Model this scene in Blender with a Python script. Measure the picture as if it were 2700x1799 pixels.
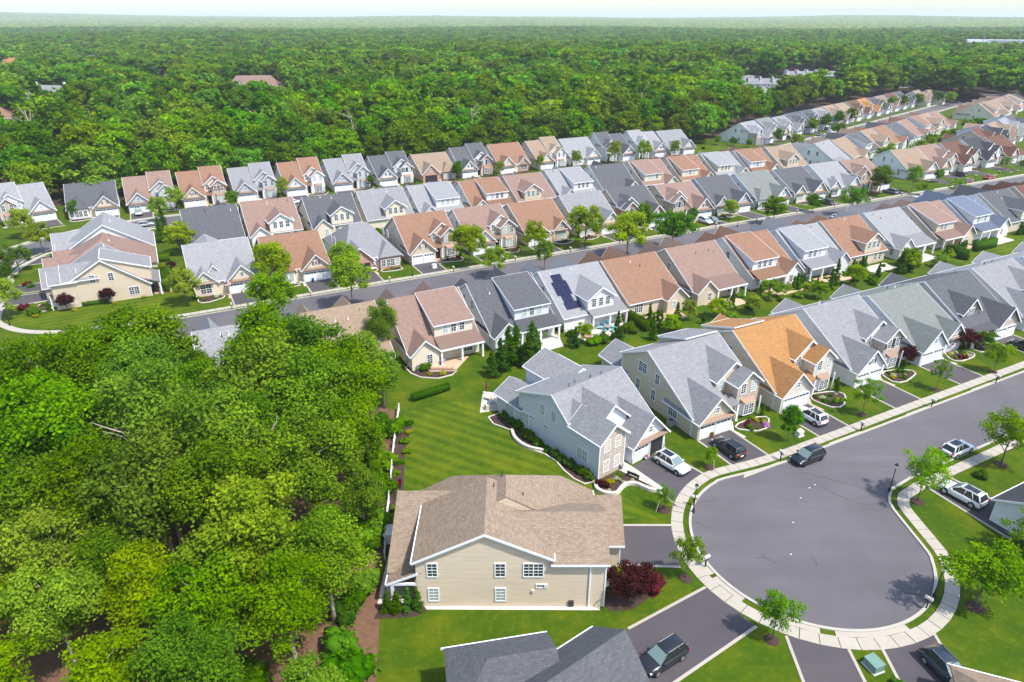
import bpy, math, random
import numpy as np
from mathutils import Vector, Matrix

# ------------------------------------------------------------------ scene, camera, light
for o in list(bpy.data.objects):
    bpy.data.objects.remove(o)
scene = bpy.context.scene
COL = scene.collection
R = math.radians
rnd = random.Random(11)

CAMH = 51.0
HAZE = 0.00010
cam_d = bpy.data.cameras.new('camera')
cam = bpy.data.objects.new('camera', cam_d)
COL.objects.link(cam)
cam.location = (0, 0, CAMH)
cam.rotation_euler = (R(90 - 25.39), 0, 0)
cam_d.sensor_width = 36.0
cam_d.lens = 36.0 * 1790 / 2700
cam_d.clip_start = 0.5
cam_d.clip_end = 60000
scene.camera = cam

SUN = Vector((0.50, -0.34, 1.0)).normalized()
world = bpy.data.worlds.new('World')
scene.world = world
world.use_nodes = True
wn = world.node_tree
wn.nodes.clear()
sky = wn.nodes.new('ShaderNodeTexSky')
sky.sky_type = 'NISHITA'
sky.sun_disc = False
sky.sun_elevation = math.asin(SUN.z)
sky.sun_rotation = math.atan2(SUN.x, SUN.y)
sky.altitude = 0
sky.air_density = 1.0
sky.dust_density = 1.2
sky.ozone_density = 1.0
bg = wn.nodes.new('ShaderNodeBackground')
bg.inputs['Strength'].default_value = 0.14
wo = wn.nodes.new('ShaderNodeOutputWorld')
wn.links.new(sky.outputs[0], bg.inputs[0])
wn.links.new(bg.outputs[0], wo.inputs[0])

sun_d = bpy.data.lights.new('sun', 'SUN')
sun_d.energy = 2.5
sun_d.angle = R(1.5)
sun_d.color = (1.0, 0.96, 0.89)
sun = bpy.data.objects.new('sun', sun_d)
COL.objects.link(sun)
sun.rotation_euler = (-SUN).to_track_quat('-Z', 'Y').to_euler()
sun.location = (100, -40, 300)

vs = scene.view_settings
vs.view_transform = 'Standard'
vs.look = 'None'
vs.gamma = 1.0
vs.exposure = 1.12
scene.cycles.max_bounces = 6
scene.cycles.diffuse_bounces = 3
scene.cycles.glossy_bounces = 2
scene.cycles.transmission_bounces = 4
scene.cycles.transparent_max_bounces = 6
scene.cycles.volume_bounces = 1

# ------------------------------------------------------------------ street grid frame
TH = R(27.5)
CT, ST = math.cos(TH), math.sin(TH)
def AB(a, b):                      # street frame (along, across) -> world x, y
    return (a * CT - b * ST, a * ST + b * CT)
D45 = math.sqrt(0.5)
def TN(t, n):                      # frame of the far diagonal street
    return ((t - n) * D45, (t + n) * D45)

# ------------------------------------------------------------------ materials
MATS = {}
def nodes_of(name):
    m = bpy.data.materials.new(name)
    m.use_nodes = True
    nt = m.node_tree
    bs = nt.nodes['Principled BSDF']
    MATS[name] = m
    return m, nt, bs
def nd(nt, t, **kw):
    n = nt.nodes.new(t)
    for k, v in kw.items():
        setattr(n, k, v)
    return n
def mixc(nt, fac, a, b, blend='MIX'):
    n = nt.nodes.new('ShaderNodeMix')
    n.data_type = 'RGBA'
    n.blend_type = blend
    for sock, v in ((n.inputs[0], fac), (n.inputs[6], a), (n.inputs[7], b)):
        if isinstance(v, bpy.types.NodeSocket):
            nt.links.new(v, sock)
        elif isinstance(v, (int, float)):
            sock.default_value = v
        else:
            sock.default_value = (*v, 1) if len(v) == 3 else v
    return n.outputs[2]
def noise(nt, scale, detail=3, coord=None, rough=0.55):
    n = nd(nt, 'ShaderNodeTexNoise')
    n.inputs['Scale'].default_value = scale
    n.inputs['Detail'].default_value = detail
    n.inputs['Roughness'].default_value = rough
    if coord is not None:
        nt.links.new(coord, n.inputs['Vector'])
    return n.outputs[0]
def ramp(nt, fac, stops):
    n = nd(nt, 'ShaderNodeValToRGB')
    cr = n.color_ramp
    cr.elements[0].position, cr.elements[0].color = stops[0][0], (*stops[0][1], 1)
    cr.elements[1].position, cr.elements[1].color = stops[-1][0], (*stops[-1][1], 1)
    for p, c in stops[1:-1]:
        e = cr.elements.new(p)
        e.color = (*c, 1)
    nt.links.new(fac, n.inputs[0])
    return n.outputs[0]
def math_n(nt, op, a, b=None):
    n = nd(nt, 'ShaderNodeMath', operation=op)
    for i, v in enumerate((a, b)):
        if v is None:
            continue
        if isinstance(v, bpy.types.NodeSocket):
            nt.links.new(v, n.inputs[i])
        else:
            n.inputs[i].default_value = v
    return n.outputs[0]
def bump(nt, bs, h, strength=0.3, dist=0.05):
    b = nd(nt, 'ShaderNodeBump')
    b.inputs['Strength'].default_value = strength
    b.inputs['Distance'].default_value = dist
    nt.links.new(h, b.inputs['Height'])
    nt.links.new(b.outputs[0], bs.inputs['Normal'])
def sc(c, k):
    return tuple(min(1, x * k) for x in c)

def plain(name, col, rough=0.6, metal=0.0, var=0.12, scale=3.0, spec=0.3):
    m, nt, bs = nodes_of(name)
    tc = nd(nt, 'ShaderNodeTexCoord')
    f = noise(nt, scale, 3, tc.outputs['Object'])
    c = mixc(nt, f, sc(col, 1 - var), sc(col, 1 + var))
    nt.links.new(c, bs.inputs['Base Color'])
    bs.inputs['Roughness'].default_value = rough
    bs.inputs['Metallic'].default_value = metal
    bs.inputs['Specular IOR Level'].default_value = spec
    return m

def siding(name, col, lap=0.16):
    m, nt, bs = nodes_of(name)
    tc = nd(nt, 'ShaderNodeTexCoord')
    sx = nd(nt, 'ShaderNodeSeparateXYZ')
    nt.links.new(tc.outputs['Object'], sx.inputs[0])
    z = math_n(nt, 'DIVIDE', sx.outputs[2], lap)
    saw = math_n(nt, 'FRACT', z)
    mp = nd(nt, 'ShaderNodeMapping')
    mp.inputs['Scale'].default_value = (0.2, 0.2, 3.4)
    nt.links.new(tc.outputs['Object'], mp.inputs[0])
    f = noise(nt, 1.6, 4, mp.outputs[0])
    c = mixc(nt, f, sc(col, 0.76), sc(col, 1.16))
    f2 = noise(nt, 0.35, 2, tc.outputs['Object'])
    c = mixc(nt, math_n(nt, 'MULTIPLY', f2, 0.25), c, sc(col, 0.8))
    nt.links.new(c, bs.inputs['Base Color'])
    bs.inputs['Roughness'].default_value = 0.55
    bs.inputs['Specular IOR Level'].default_value = 0.25
    bump(nt, bs, math_n(nt, 'SUBTRACT', 1.0, saw), 0.9, 0.02)
    return m

def shingle(name, col, col2, dark=0.55):
    m, nt, bs = nodes_of(name)
    tc = nd(nt, 'ShaderNodeTexCoord')
    br = nd(nt, 'ShaderNodeTexBrick')
    br.offset = 0.37
    br.inputs['Scale'].default_value = 1.0
    br.inputs['Brick Width'].default_value = 0.36
    br.inputs['Row Height'].default_value = 0.19
    br.inputs['Mortar Size'].default_value = 0.018
    br.inputs['Color1'].default_value = (*sc(col, 1.12), 1)
    br.inputs['Color2'].default_value = (*sc(col2, 0.86), 1)
    br.inputs['Mortar'].default_value = (*sc(col, dark), 1)
    nt.links.new(tc.outputs['UV'], br.inputs['Vector'])
    f = noise(nt, 1.1, 5, tc.outputs['Object'], 0.7)
    c = mixc(nt, math_n(nt, 'MULTIPLY', f, 0.55), br.outputs[0], sc(col2, 0.8))
    mp = nd(nt, 'ShaderNodeMapping')
    mp.inputs['Scale'].default_value = (1.6, 0.12, 1)
    nt.links.new(tc.outputs['UV'], mp.inputs[0])
    st = noise(nt, 1.0, 3, mp.outputs[0])
    c = mixc(nt, math_n(nt, 'MULTIPLY', st, 0.3), c, sc(col, 1.25))
    nt.links.new(c, bs.inputs['Base Color'])
    bs.inputs['Roughness'].default_value = 0.85
    bs.inputs['Specular IOR Level'].default_value = 0.2
    bump(nt, bs, br.outputs['Fac'], 0.35, -0.02)
    return m

def masonry(name, cols, mortar, scale):
    m, nt, bs = nodes_of(name)
    tc = nd(nt, 'ShaderNodeTexCoord')
    mp = nd(nt, 'ShaderNodeMapping')
    mp.inputs['Scale'].default_value = (scale, scale, scale * 2.0)
    nt.links.new(tc.outputs['Object'], mp.inputs[0])
    v = nd(nt, 'ShaderNodeTexVoronoi')
    v.inputs['Scale'].default_value = 1.0
    nt.links.new(mp.outputs[0], v.inputs['Vector'])
    sx = nd(nt, 'ShaderNodeSeparateColor')
    nt.links.new(v.outputs['Color'], sx.inputs[0])
    n = len(cols)
    c = ramp(nt, sx.outputs[0], [(i / (n - 1), q) for i, q in enumerate(cols)])
    ve = nd(nt, 'ShaderNodeTexVoronoi', feature='DISTANCE_TO_EDGE')
    ve.inputs['Scale'].default_value = 1.0
    nt.links.new(mp.outputs[0], ve.inputs['Vector'])
    e = math_n(nt, 'LESS_THAN', ve.outputs['Distance'], 0.06)
    c = mixc(nt, e, c, mortar)
    nt.links.new(c, bs.inputs['Base Color'])
    bs.inputs['Roughness'].default_value = 0.85
    bump(nt, bs, ve.outputs['Distance'], 0.6, 0.05)
    return m

def foliage(name, dark, light, trans=0.38, hue=0.02, vr=0.42):
    m = bpy.data.materials.new(name)
    m.use_nodes = True
    MATS[name] = m
    nt = m.node_tree
    nt.nodes.clear()
    out = nd(nt, 'ShaderNodeOutputMaterial')
    at = nd(nt, 'ShaderNodeAttribute', attribute_name='tint')
    oi = nd(nt, 'ShaderNodeObjectInfo')
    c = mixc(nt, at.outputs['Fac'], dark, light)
    hs = nd(nt, 'ShaderNodeHueSaturation')
    nt.links.new(c, hs.inputs['Color'])
    h = math_n(nt, 'MULTIPLY_ADD', oi.outputs['Random'], hue * 2)
    h.node.inputs[2].default_value = 0.5 - hue
    nt.links.new(h, hs.inputs['Hue'])
    r2 = math_n(nt, 'FRACT', math_n(nt, 'MULTIPLY', oi.outputs['Random'], 7.31))
    v = math_n(nt, 'MULTIPLY_ADD', r2, vr)
    v.node.inputs[2].default_value = 1.03 - vr / 2
    nt.links.new(v, hs.inputs['Value'])
    r3 = math_n(nt, 'FRACT', math_n(nt, 'MULTIPLY', oi.outputs['Random'], 13.7))
    s_ = math_n(nt, 'MULTIPLY_ADD', r3, 0.16)
    s_.node.inputs[2].default_value = 0.94
    nt.links.new(s_, hs.inputs['Saturation'])
    d = nd(nt, 'ShaderNodeBsdfDiffuse')
    t = nd(nt, 'ShaderNodeBsdfTranslucent')
    nt.links.new(hs.outputs[0], d.inputs[0])
    tcol = mixc(nt, 1.0, hs.outputs[0], (1.0, 1.08, 0.55), 'MULTIPLY')
    nt.links.new(tcol, t.inputs[0])
    mx = nd(nt, 'ShaderNodeMixShader')
    mx.inputs[0].default_value = trans
    nt.links.new(d.outputs[0], mx.inputs[1])
    nt.links.new(t.outputs[0], mx.inputs[2])
    nt.links.new(mx.outputs[0], out.inputs[0])
    return m

# roofs
shingle('roof_grey', (0.268, 0.266, 0.268), (0.215, 0.215, 0.219))
shingle('roof_light', (0.3, 0.3, 0.305), (0.25, 0.25, 0.258))
shingle('roof_dark', (0.062, 0.064, 0.07), (0.045, 0.047, 0.052))
shingle('roof_mid', (0.115, 0.117, 0.124), (0.085, 0.088, 0.095))
shingle('roof_brown', (0.29, 0.165, 0.105), (0.235, 0.13, 0.083))
shingle('roof_rust', (0.155, 0.078, 0.052), (0.12, 0.062, 0.043))
shingle('roof_pink', (0.285, 0.19, 0.15), (0.235, 0.155, 0.122))
shingle('roof_tan', (0.32, 0.235, 0.165), (0.265, 0.19, 0.133))
shingle('roof_taupe', (0.315, 0.238, 0.172), (0.24, 0.176, 0.126), 0.45)
shingle('roof_orange', (0.4, 0.205, 0.075), (0.33, 0.165, 0.06))
shingle('roof_green', (0.205, 0.218, 0.2), (0.165, 0.18, 0.163))
shingle('roof_blue', (0.15, 0.18, 0.24), (0.12, 0.148, 0.2))
# walls
siding('wall_cream', (0.76, 0.67, 0.52))
siding('wall_beige', (0.66, 0.54, 0.40))
siding('wall_tan', (0.60, 0.50, 0.37))
siding('wall_white', (0.84, 0.82, 0.79))
siding('wall_grey', (0.52, 0.52, 0.55))
siding('wall_lgrey', (0.72, 0.73, 0.75))
siding('wall_pinkish', (0.70, 0.63, 0.57))
siding('wall_terra', (0.42, 0.16, 0.10))
masonry('stone', [(0.42, 0.30, 0.21), (0.50, 0.40, 0.31), (0.33, 0.24, 0.18), (0.55, 0.48, 0.40)], (0.50, 0.45, 0.39), 3.2)
masonry('stone_pale', [(0.62, 0.55, 0.46), (0.52, 0.45, 0.37), (0.68, 0.62, 0.55)], (0.66, 0.62, 0.56), 3.2)
masonry('brick_red', [(0.42, 0.16, 0.09), (0.48, 0.22, 0.13), (0.36, 0.14, 0.09)], (0.52, 0.42, 0.36), 4.0)
plain('trim_white', (0.82, 0.82, 0.82), 0.45, var=0.04)
plain('door_white', (0.83, 0.83, 0.84), 0.4, var=0.05)
plain('dark_gap', (0.03, 0.03, 0.035), 0.8)
plain('front_door', (0.035, 0.025, 0.025), 0.4)
plain('shutter_dark', (0.035, 0.037, 0.045), 0.6)
plain('shutter_rust', (0.25, 0.12, 0.08), 0.6)
plain('copper', (0.30, 0.20, 0.145), 0.45, 0.35)
plain('pipe_dark', (0.05, 0.05, 0.05), 0.6)
plain('metal_grey', (0.35, 0.36, 0.37), 0.5, 0.4)
plain('concrete_pale', (0.62, 0.58, 0.52), 0.85, var=0.14, scale=1.5)
plain('paver_tan', (0.55, 0.38, 0.25), 0.85, var=0.22, scale=4)
plain('paver_grey', (0.58, 0.52, 0.45), 0.85, var=0.2, scale=4)
plain('stonewall_pale', (0.60, 0.54, 0.47), 0.85, var=0.25, scale=5)
plain('mulch', (0.060, 0.036, 0.027), 0.95, var=0.5, scale=9)
plain('black_metal', (0.022, 0.022, 0.025), 0.45)
plain('box_green', (0.16, 0.27, 0.22), 0.6)
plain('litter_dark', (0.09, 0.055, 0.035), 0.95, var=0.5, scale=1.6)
plain('fence_white', (0.74, 0.73, 0.71), 0.55, var=0.06)
plain('wood_pale', (0.50, 0.42, 0.31), 0.8, var=0.2)
plain('bark', (0.17, 0.125, 0.09), 0.9, var=0.4, scale=4)
plain('bark_pale', (0.42, 0.35, 0.29), 0.9, var=0.3, scale=3)
plain('cushion_teal', (0.15, 0.52, 0.55), 0.7)
plain('cushion_lime', (0.30, 0.55, 0.06), 0.7)
plain('cushion_red', (0.72, 0.07, 0.03), 0.6)
plain('cushion_cream', (0.66, 0.55, 0.40), 0.7)
plain('blue_pot', (0.02, 0.12, 0.45), 0.4)
plain('pot_clay', (0.52, 0.20, 0.06), 0.6)
plain('tyre', (0.02, 0.02, 0.02), 0.85)
plain('rim', (0.55, 0.56, 0.58), 0.3, 0.8)
plain('rim_dark', (0.05, 0.05, 0.055), 0.35, 0.6)
plain('light_red', (0.55, 0.02, 0.02), 0.25)
plain('light_clear', (0.75, 0.77, 0.8), 0.15)
plain('plate', (0.75, 0.70, 0.45), 0.5)
plain('flag_red', (0.60, 0.05, 0.06), 0.7)
plain('flag_blue', (0.03, 0.05, 0.22), 0.7)
plain('paint_white', (0.80, 0.80, 0.80), 0.7, var=0.2, scale=6)
plain('paint_teal', (0.45, 0.75, 0.72), 0.7, var=0.3, scale=6)
plain('tar', (0.035, 0.033, 0.036), 0.8)
plain('sand', (0.50, 0.40, 0.30), 0.95, var=0.25, scale=0.6)
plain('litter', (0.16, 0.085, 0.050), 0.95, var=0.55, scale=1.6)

def glass(name, col, rough=0.06):
    m, nt, bs = nodes_of(name)
    bs.inputs['Base Color'].default_value = (*col, 1)
    bs.inputs['Roughness'].default_value = rough
    bs.inputs['Specular IOR Level'].default_value = 0.6
    return m
glass('pane', (0.035, 0.05, 0.045))
glass('pane_blind', (0.36, 0.42, 0.38), 0.25)
glass('car_glass', (0.018, 0.024, 0.026), 0.03)
glass('windscreen', (0.16, 0.22, 0.21), 0.05)
glass('solar_cell', (0.012, 0.013, 0.045), 0.12)
glass('lamp_glass', (0.75, 0.76, 0.74), 0.2)
glass('water_blue', (0.20, 0.42, 0.55), 0.05)
def paint(name, col):
    m, nt, bs = nodes_of(name)
    bs.inputs['Base Color'].default_value = (*col, 1)
    bs.inputs['Roughness'].default_value = 0.28
    bs.inputs['Coat Weight'].default_value = 0.7
    bs.inputs['Coat Roughness'].default_value = 0.05
    return m
paint('car_white', (0.80, 0.80, 0.80))
paint('car_black', (0.012, 0.013, 0.016))
paint('car_navy', (0.02, 0.028, 0.045))
paint('car_grey', (0.18, 0.19, 0.21))
paint('car_silver', (0.42, 0.43, 0.45))
paint('car_red', (0.45, 0.015, 0.02))
paint('car_maroon', (0.22, 0.02, 0.05))

def asphalt(name, col):
    m, nt, bs = nodes_of(name)
    g = nd(nt, 'ShaderNodeNewGeometry')
    f = noise(nt, 14.0, 2, g.outputs['Position'], 0.7)
    c = mixc(nt, f, sc(col, 0.62), sc(col, 1.42))
    mp = nd(nt, 'ShaderNodeMapping')
    mp.inputs['Rotation'].default_value = (0, 0, -TH)
    mp.inputs['Scale'].default_value = (0.25, 1.1, 1)
    nt.links.new(g.outputs['Position'], mp.inputs[0])
    f2 = noise(nt, 0.45, 4, mp.outputs[0])
    c = mixc(nt, ramp(nt, f2, [(0.35, (0, 0, 0)), (0.7, (0.55, 0.55, 0.55))]), c, sc(col, 1.32))
    f3 = noise(nt, 0.09, 3, g.outputs['Position'])
    c = mixc(nt, ramp(nt, f3, [(0.4, (0, 0, 0)), (0.75, (0.6, 0.6, 0.6))]), c, sc(col, 0.7))
    nt.links.new(c, bs.inputs['Base Color'])
    bs.inputs['Roughness'].default_value = 0.85
    bump(nt, bs, f, 0.25, 0.01)
    return m
asphalt('asphalt', (0.110, 0.101, 0.106))
asphalt('asphalt_new', (0.070, 0.060, 0.065))

def concrete(name, col):
    m, nt, bs = nodes_of(name)
    g = nd(nt, 'ShaderNodeNewGeometry')
    oi = nd(nt, 'ShaderNodeObjectInfo')
    f = noise(nt, 1.3, 5, g.outputs['Position'], 0.65)
    c = mixc(nt, f, sc(col, 0.82), sc(col, 1.14))
    c = mixc(nt, math_n(nt, 'MULTIPLY', oi.outputs['Random'], 0.35), c, sc(col, 0.78))
    nt.links.new(c, bs.inputs['Base Color'])
    bs.inputs['Roughness'].default_value = 0.9
    return m
concrete('sidewalk', (0.43, 0.385, 0.315))
concrete('kerbstone', (0.46, 0.42, 0.36))

def lawn_mat(name, stripes):
    m, nt, bs = nodes_of(name)
    g = nd(nt, 'ShaderNodeNewGeometry')
    f = noise(nt, 0.22, 6, g.outputs['Position'], 0.6)
    c = ramp(nt, f, [(0.3, (0.034, 0.085, 0.002)), (0.48, (0.058, 0.112, 0.002)), (0.62, (0.112, 0.142, 0.003)), (0.78, (0.19, 0.18, 0.006))])
    f2 = noise(nt, 5.0, 4, g.outputs['Position'], 0.75)
    c = mixc(nt, math_n(nt, 'MULTIPLY', f2, 0.75), c, (0.030, 0.062, 0.002))
    f4 = noise(nt, 1.4, 4, g.outputs['Position'], 0.7)
    c = mixc(nt, ramp(nt, f4, [(0.5, (0, 0, 0)), (0.78, (0.5, 0.5, 0.5))]), c, (0.16, 0.175, 0.006))
    if stripes:
        mp = nd(nt, 'ShaderNodeMapping')
        mp.inputs['Rotation'].default_value = (0, 0, R(stripes))
        nt.links.new(g.outputs['Position'], mp.inputs[0])
        sx = nd(nt, 'ShaderNodeSeparateXYZ')
        nt.links.new(mp.outputs[0], sx.inputs[0])
        f3 = noise(nt, 0.5, 3, g.outputs['Position'])
        ph = math_n(nt, 'MULTIPLY_ADD', f3, 3.0)
        nt.links.new(math_n(nt, 'MULTIPLY', sx.outputs[1], 3.6), ph.node.inputs[2])
        s_ = math_n(nt, 'SINE', ph)
        s_ = math_n(nt, 'MULTIPLY_ADD', s_, 0.11)
        s_.node.inputs[2].default_value = 0.11
        c = mixc(nt, s_, c, (0.20, 0.24, 0.012))
    nt.links.new(c, bs.inputs['Base Color'])
    bs.inputs['Roughness'].default_value = 0.9
    bs.inputs['Specular IOR Level'].default_value = 0.1
    bump(nt, bs, f2, 0.6, 0.08)
    return m
lawn_mat('grass', 0)
lawn_mat('grass_striped', 29)
lawn_mat('grass_striped_b', -27.5)

foliage('leaf_wood', (0.045, 0.125, 0.002), (0.22, 0.37, 0.004), hue=0.014, vr=0.4)
foliage('leaf_yellow', (0.085, 0.175, 0.002), (0.29, 0.41, 0.004), hue=0.012, vr=0.3)
foliage('leaf_forest', (0.042, 0.118, 0.002), (0.215, 0.37, 0.004), hue=0.03, vr=0.8)
foliage('leaf_far', (0.042, 0.112, 0.005), (0.185, 0.325, 0.008), hue=0.032, vr=0.85)
foliage('leaf_street', (0.11, 0.2, 0.006), (0.34, 0.46, 0.02))
foliage('leaf_pear', (0.042, 0.12, 0.003), (0.15, 0.285, 0.006))
foliage('leaf_fine', (0.075, 0.185, 0.003), (0.22, 0.38, 0.008))
foliage('leaf_conifer', (0.026, 0.085, 0.006), (0.095, 0.2, 0.01))
foliage('leaf_cedar', (0.032, 0.095, 0.003), (0.105, 0.215, 0.006))
foliage('leaf_hedge', (0.04, 0.1, 0.003), (0.13, 0.23, 0.006))
foliage('leaf_shrub', (0.034, 0.105, 0.004), (0.12, 0.25, 0.008))
foliage('leaf_gold', (0.22, 0.22, 0.008), (0.48, 0.42, 0.015))
foliage('leaf_purple', (0.030, 0.008, 0.010), (0.110, 0.028, 0.030), hue=0.008)
foliage('leaf_red', (0.080, 0.008, 0.012), (0.210, 0.018, 0.030), hue=0.008)
foliage('leaf_dead', (0.16, 0.11, 0.07), (0.30, 0.22, 0.14), hue=0.01)
foliage('leaf_bloom', (0.30, 0.36, 0.18), (0.70, 0.68, 0.52), hue=0.01)
foliage('leaf_bluish', (0.10, 0.16, 0.14), (0.24, 0.34, 0.30), hue=0.01)
foliage('petals', (0.45, 0.08, 0.35), (0.75, 0.45, 0.65), hue=0.08)

# ------------------------------------------------------------------ object helpers
def me_new(name, V, F, mat=None, uv=None, smooth=False):
    me = bpy.data.meshes.new(name)
    me.from_pydata([tuple(v) for v in V], [], F)
    if uv:
        ul = me.uv_layers.new(name='UVMap')
        flat = [c for f in uv for p in f for c in p]
        ul.data.foreach_set('uv', flat)
    if mat:
        for mm in (mat if isinstance(mat, (list, tuple)) else [mat]):
            me.materials.append(MATS[mm])
    if smooth:
        me.polygons.foreach_set('use_smooth', [True] * len(me.polygons))
    me.update()
    return me
def ob(name, me, parent=None, loc=None, rz=0.0, scale=None):
    o = bpy.data.objects.new(name, me)
    COL.objects.link(o)
    if parent is not None:
        o.parent = parent
    if loc is not None:
        o.location = loc
    if rz:
        o.rotation_euler = (0, 0, rz)
    if scale is not None:
        o.scale = (scale,) * 3 if isinstance(scale, (int, float)) else scale
    return o
def tag(o, label=None, cat=None, group=None, kind=None):
    if label: o['label'] = label
    if cat: o['category'] = cat
    if group: o['group'] = group
    if kind: o['kind'] = kind
    return o
def empty(name, loc, rz=0.0):
    o = bpy.data.objects.new(name, None)
    COL.objects.link(o)
    o.location = loc if len(loc) == 3 else (loc[0], loc[1], 0)
    o.rotation_euler = (0, 0, rz)
    o.empty_display_size = 0.2
    return o
def copy_tree(o, parent=None):
    c = o.copy()
    COL.objects.link(c)
    c.parent = parent
    for ch in o.children:
        copy_tree(ch, c)
    return c

class MB:
    """collects boxes, tubes and prisms into one mesh"""
    def __init__(s):
        s.V, s.F = [], []
    def add(s, V, F):
        k = len(s.V)
        s.V += [tuple(v) for v in V]
        s.F += [[i + k for i in f] for f in F]
        return s
    def box(s, x0, x1, y0, y1, z0, z1):
        return s.add([(x0, y0, z0), (x1, y0, z0), (x1, y1, z0), (x0, y1, z0), (x0, y0, z1), (x1, y0, z1), (x1, y1, z1), (x0, y1, z1)],
                     [(0, 3, 2, 1), (4, 5, 6, 7), (0, 1, 5, 4), (1, 2, 6, 5), (2, 3, 7, 6), (3, 0, 4, 7)])
    def slab(s, poly, t):                    # polygon with thickness straight down
        n = len(poly)
        return s.add(list(poly) + [(p[0], p[1], p[2] - t) for p in poly],
                     [tuple(range(n)), tuple(range(2 * n - 1, n - 1, -1))] + [(i, i + n, (i + 1) % n + n, (i + 1) % n) for i in range(n)])
    def prism(s, poly, vec):
        n = len(poly)
        v = Vector(vec)
        return s.add(list(poly) + [tuple(Vector(p) + v) for p in poly],
                     [tuple(range(n)), tuple(range(2 * n - 1, n - 1, -1))] + [(i, i + n, (i + 1) % n + n, (i + 1) % n) for i in range(n)])
    def tube(s, pts, rad, n=6):
        pts = [Vector(p) for p in pts]
        if isinstance(rad, (int, float)):
            rad = [rad] * len(pts)
        rings = []
        for i, p in enumerate(pts):
            d = (pts[min(i + 1, len(pts) - 1)] - pts[max(i - 1, 0)]).normalized()
            u = d.cross(Vector((0, 0, 1)) if abs(d.z) < 0.9 else Vector((1, 0, 0))).normalized()
            w = d.cross(u)
            rings.append([p + (u * math.cos(2 * math.pi * k / n) + w * math.sin(2 * math.pi * k / n)) * rad[i] for k in range(n)])
        V = [v for r in rings for v in r]
        F = []
        for i in range(len(pts) - 1):
            for k in range(n):
                F.append((i * n + k, i * n + (k + 1) % n, (i + 1) * n + (k + 1) % n, (i + 1) * n + k))
        F.append(tuple(range(n - 1, -1, -1)))
        F.append(tuple(range((len(pts) - 1) * n, len(pts) * n)))
        return s.add(V, F)
    def lathe(s, prof, n=12, c=(0, 0)):
        V = [(c[0] + r * math.cos(2 * math.pi * k / n), c[1] + r * math.sin(2 * math.pi * k / n), z) for r, z in prof for k in range(n)]
        F = []
        for i in range(len(prof) - 1):
            for k in range(n):
                F.append((i * n + k, i * n + (k + 1) % n, (i + 1) * n + (k + 1) % n, (i + 1) * n + k))
        F.append(tuple(range(n - 1, -1, -1)))
        F.append(tuple(range((len(prof) - 1) * n, len(prof) * n)))
        return s.add(V, F)
    def mesh(s, name, mat, smooth=False):
        return me_new(name, s.V, s.F, mat, smooth=smooth)
    def obj(s, name, mat, parent=None, loc=None, rz=0.0, smooth=False):
        return ob(name, s.mesh(name, mat, smooth), parent, loc, rz)

# ------------------------------------------------------------------ ground, roads, pavements
def sheet(name, poly, z, mat, kind='structure', parent=None):
    me = me_new(name, [(p[0], p[1], z) for p in poly], [tuple(range(len(poly)))], mat)
    o = ob(name, me, parent)
    if kind: o['kind'] = kind
    return o
def catmull(P, n=6):
    out = []
    for i in range(len(P) - 1):
        p0, p1, p2, p3 = P[max(i - 1, 0)], P[i], P[i + 1], P[min(i + 2, len(P) - 1)]
        for k in range(n):
            t = k / n
            out.append(tuple(0.5 * (2 * p1[j] + (p2[j] - p0[j]) * t + (2 * p0[j] - 5 * p1[j] + 4 * p2[j] - p3[j]) * t * t + (3 * p1[j] - p0[j] - 3 * p2[j] + p3[j]) * t ** 3) for j in range(2)))
    out.append(tuple(P[-1]))
    return out
def offset(P, d):
    out = []
    for i in range(len(P)):
        a, b = Vector(P[max(i - 1, 0)]), Vector(P[min(i + 1, len(P) - 1)])
        t = (b - a).normalized()
        out.append((P[i][0] - t.y * d, P[i][1] + t.x * d))
    return out
def ribbon_mb(P, d0, d1, z0, z1, mb=None):
    """closed strip between two offsets of a polyline, from height z0 to z1"""
    mb = mb or MB()
    A, B = offset(P, d0), offset(P, d1)
    n = len(P)
    V = [(*p, z1) for p in A] + [(*p, z1) for p in B] + [(*p, z0) for p in A] + [(*p, z0) for p in B]
    F = []
    for i in range(n - 1):
        F += [(i, i + 1, n + i + 1, n + i), (i, 2 * n + i, 2 * n + i + 1, i + 1), (n + i + 1, 3 * n + i + 1, 3 * n + i, n + i)]
    F += [(0, n, 3 * n, 2 * n), (n - 1, 3 * n - 1, 4 * n - 1, 2 * n - 1)]
    return mb.add(V, F)
def resample(P, step):
    out, acc = [P[0]], 0.0
    for i in range(len(P) - 1):
        a, b = Vector(P[i]), Vector(P[i + 1])
        L = (b - a).length
        d = step - acc
        while d <= L:
            out.append(tuple(a + (b - a) * (d / L)))
            d += step
        acc = (acc + L) % step
    return out

G = 24000
sheet('ground', [(-G, -400), (G, -400), (G, G), (-G, G)], 0.0, 'grass')

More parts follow.
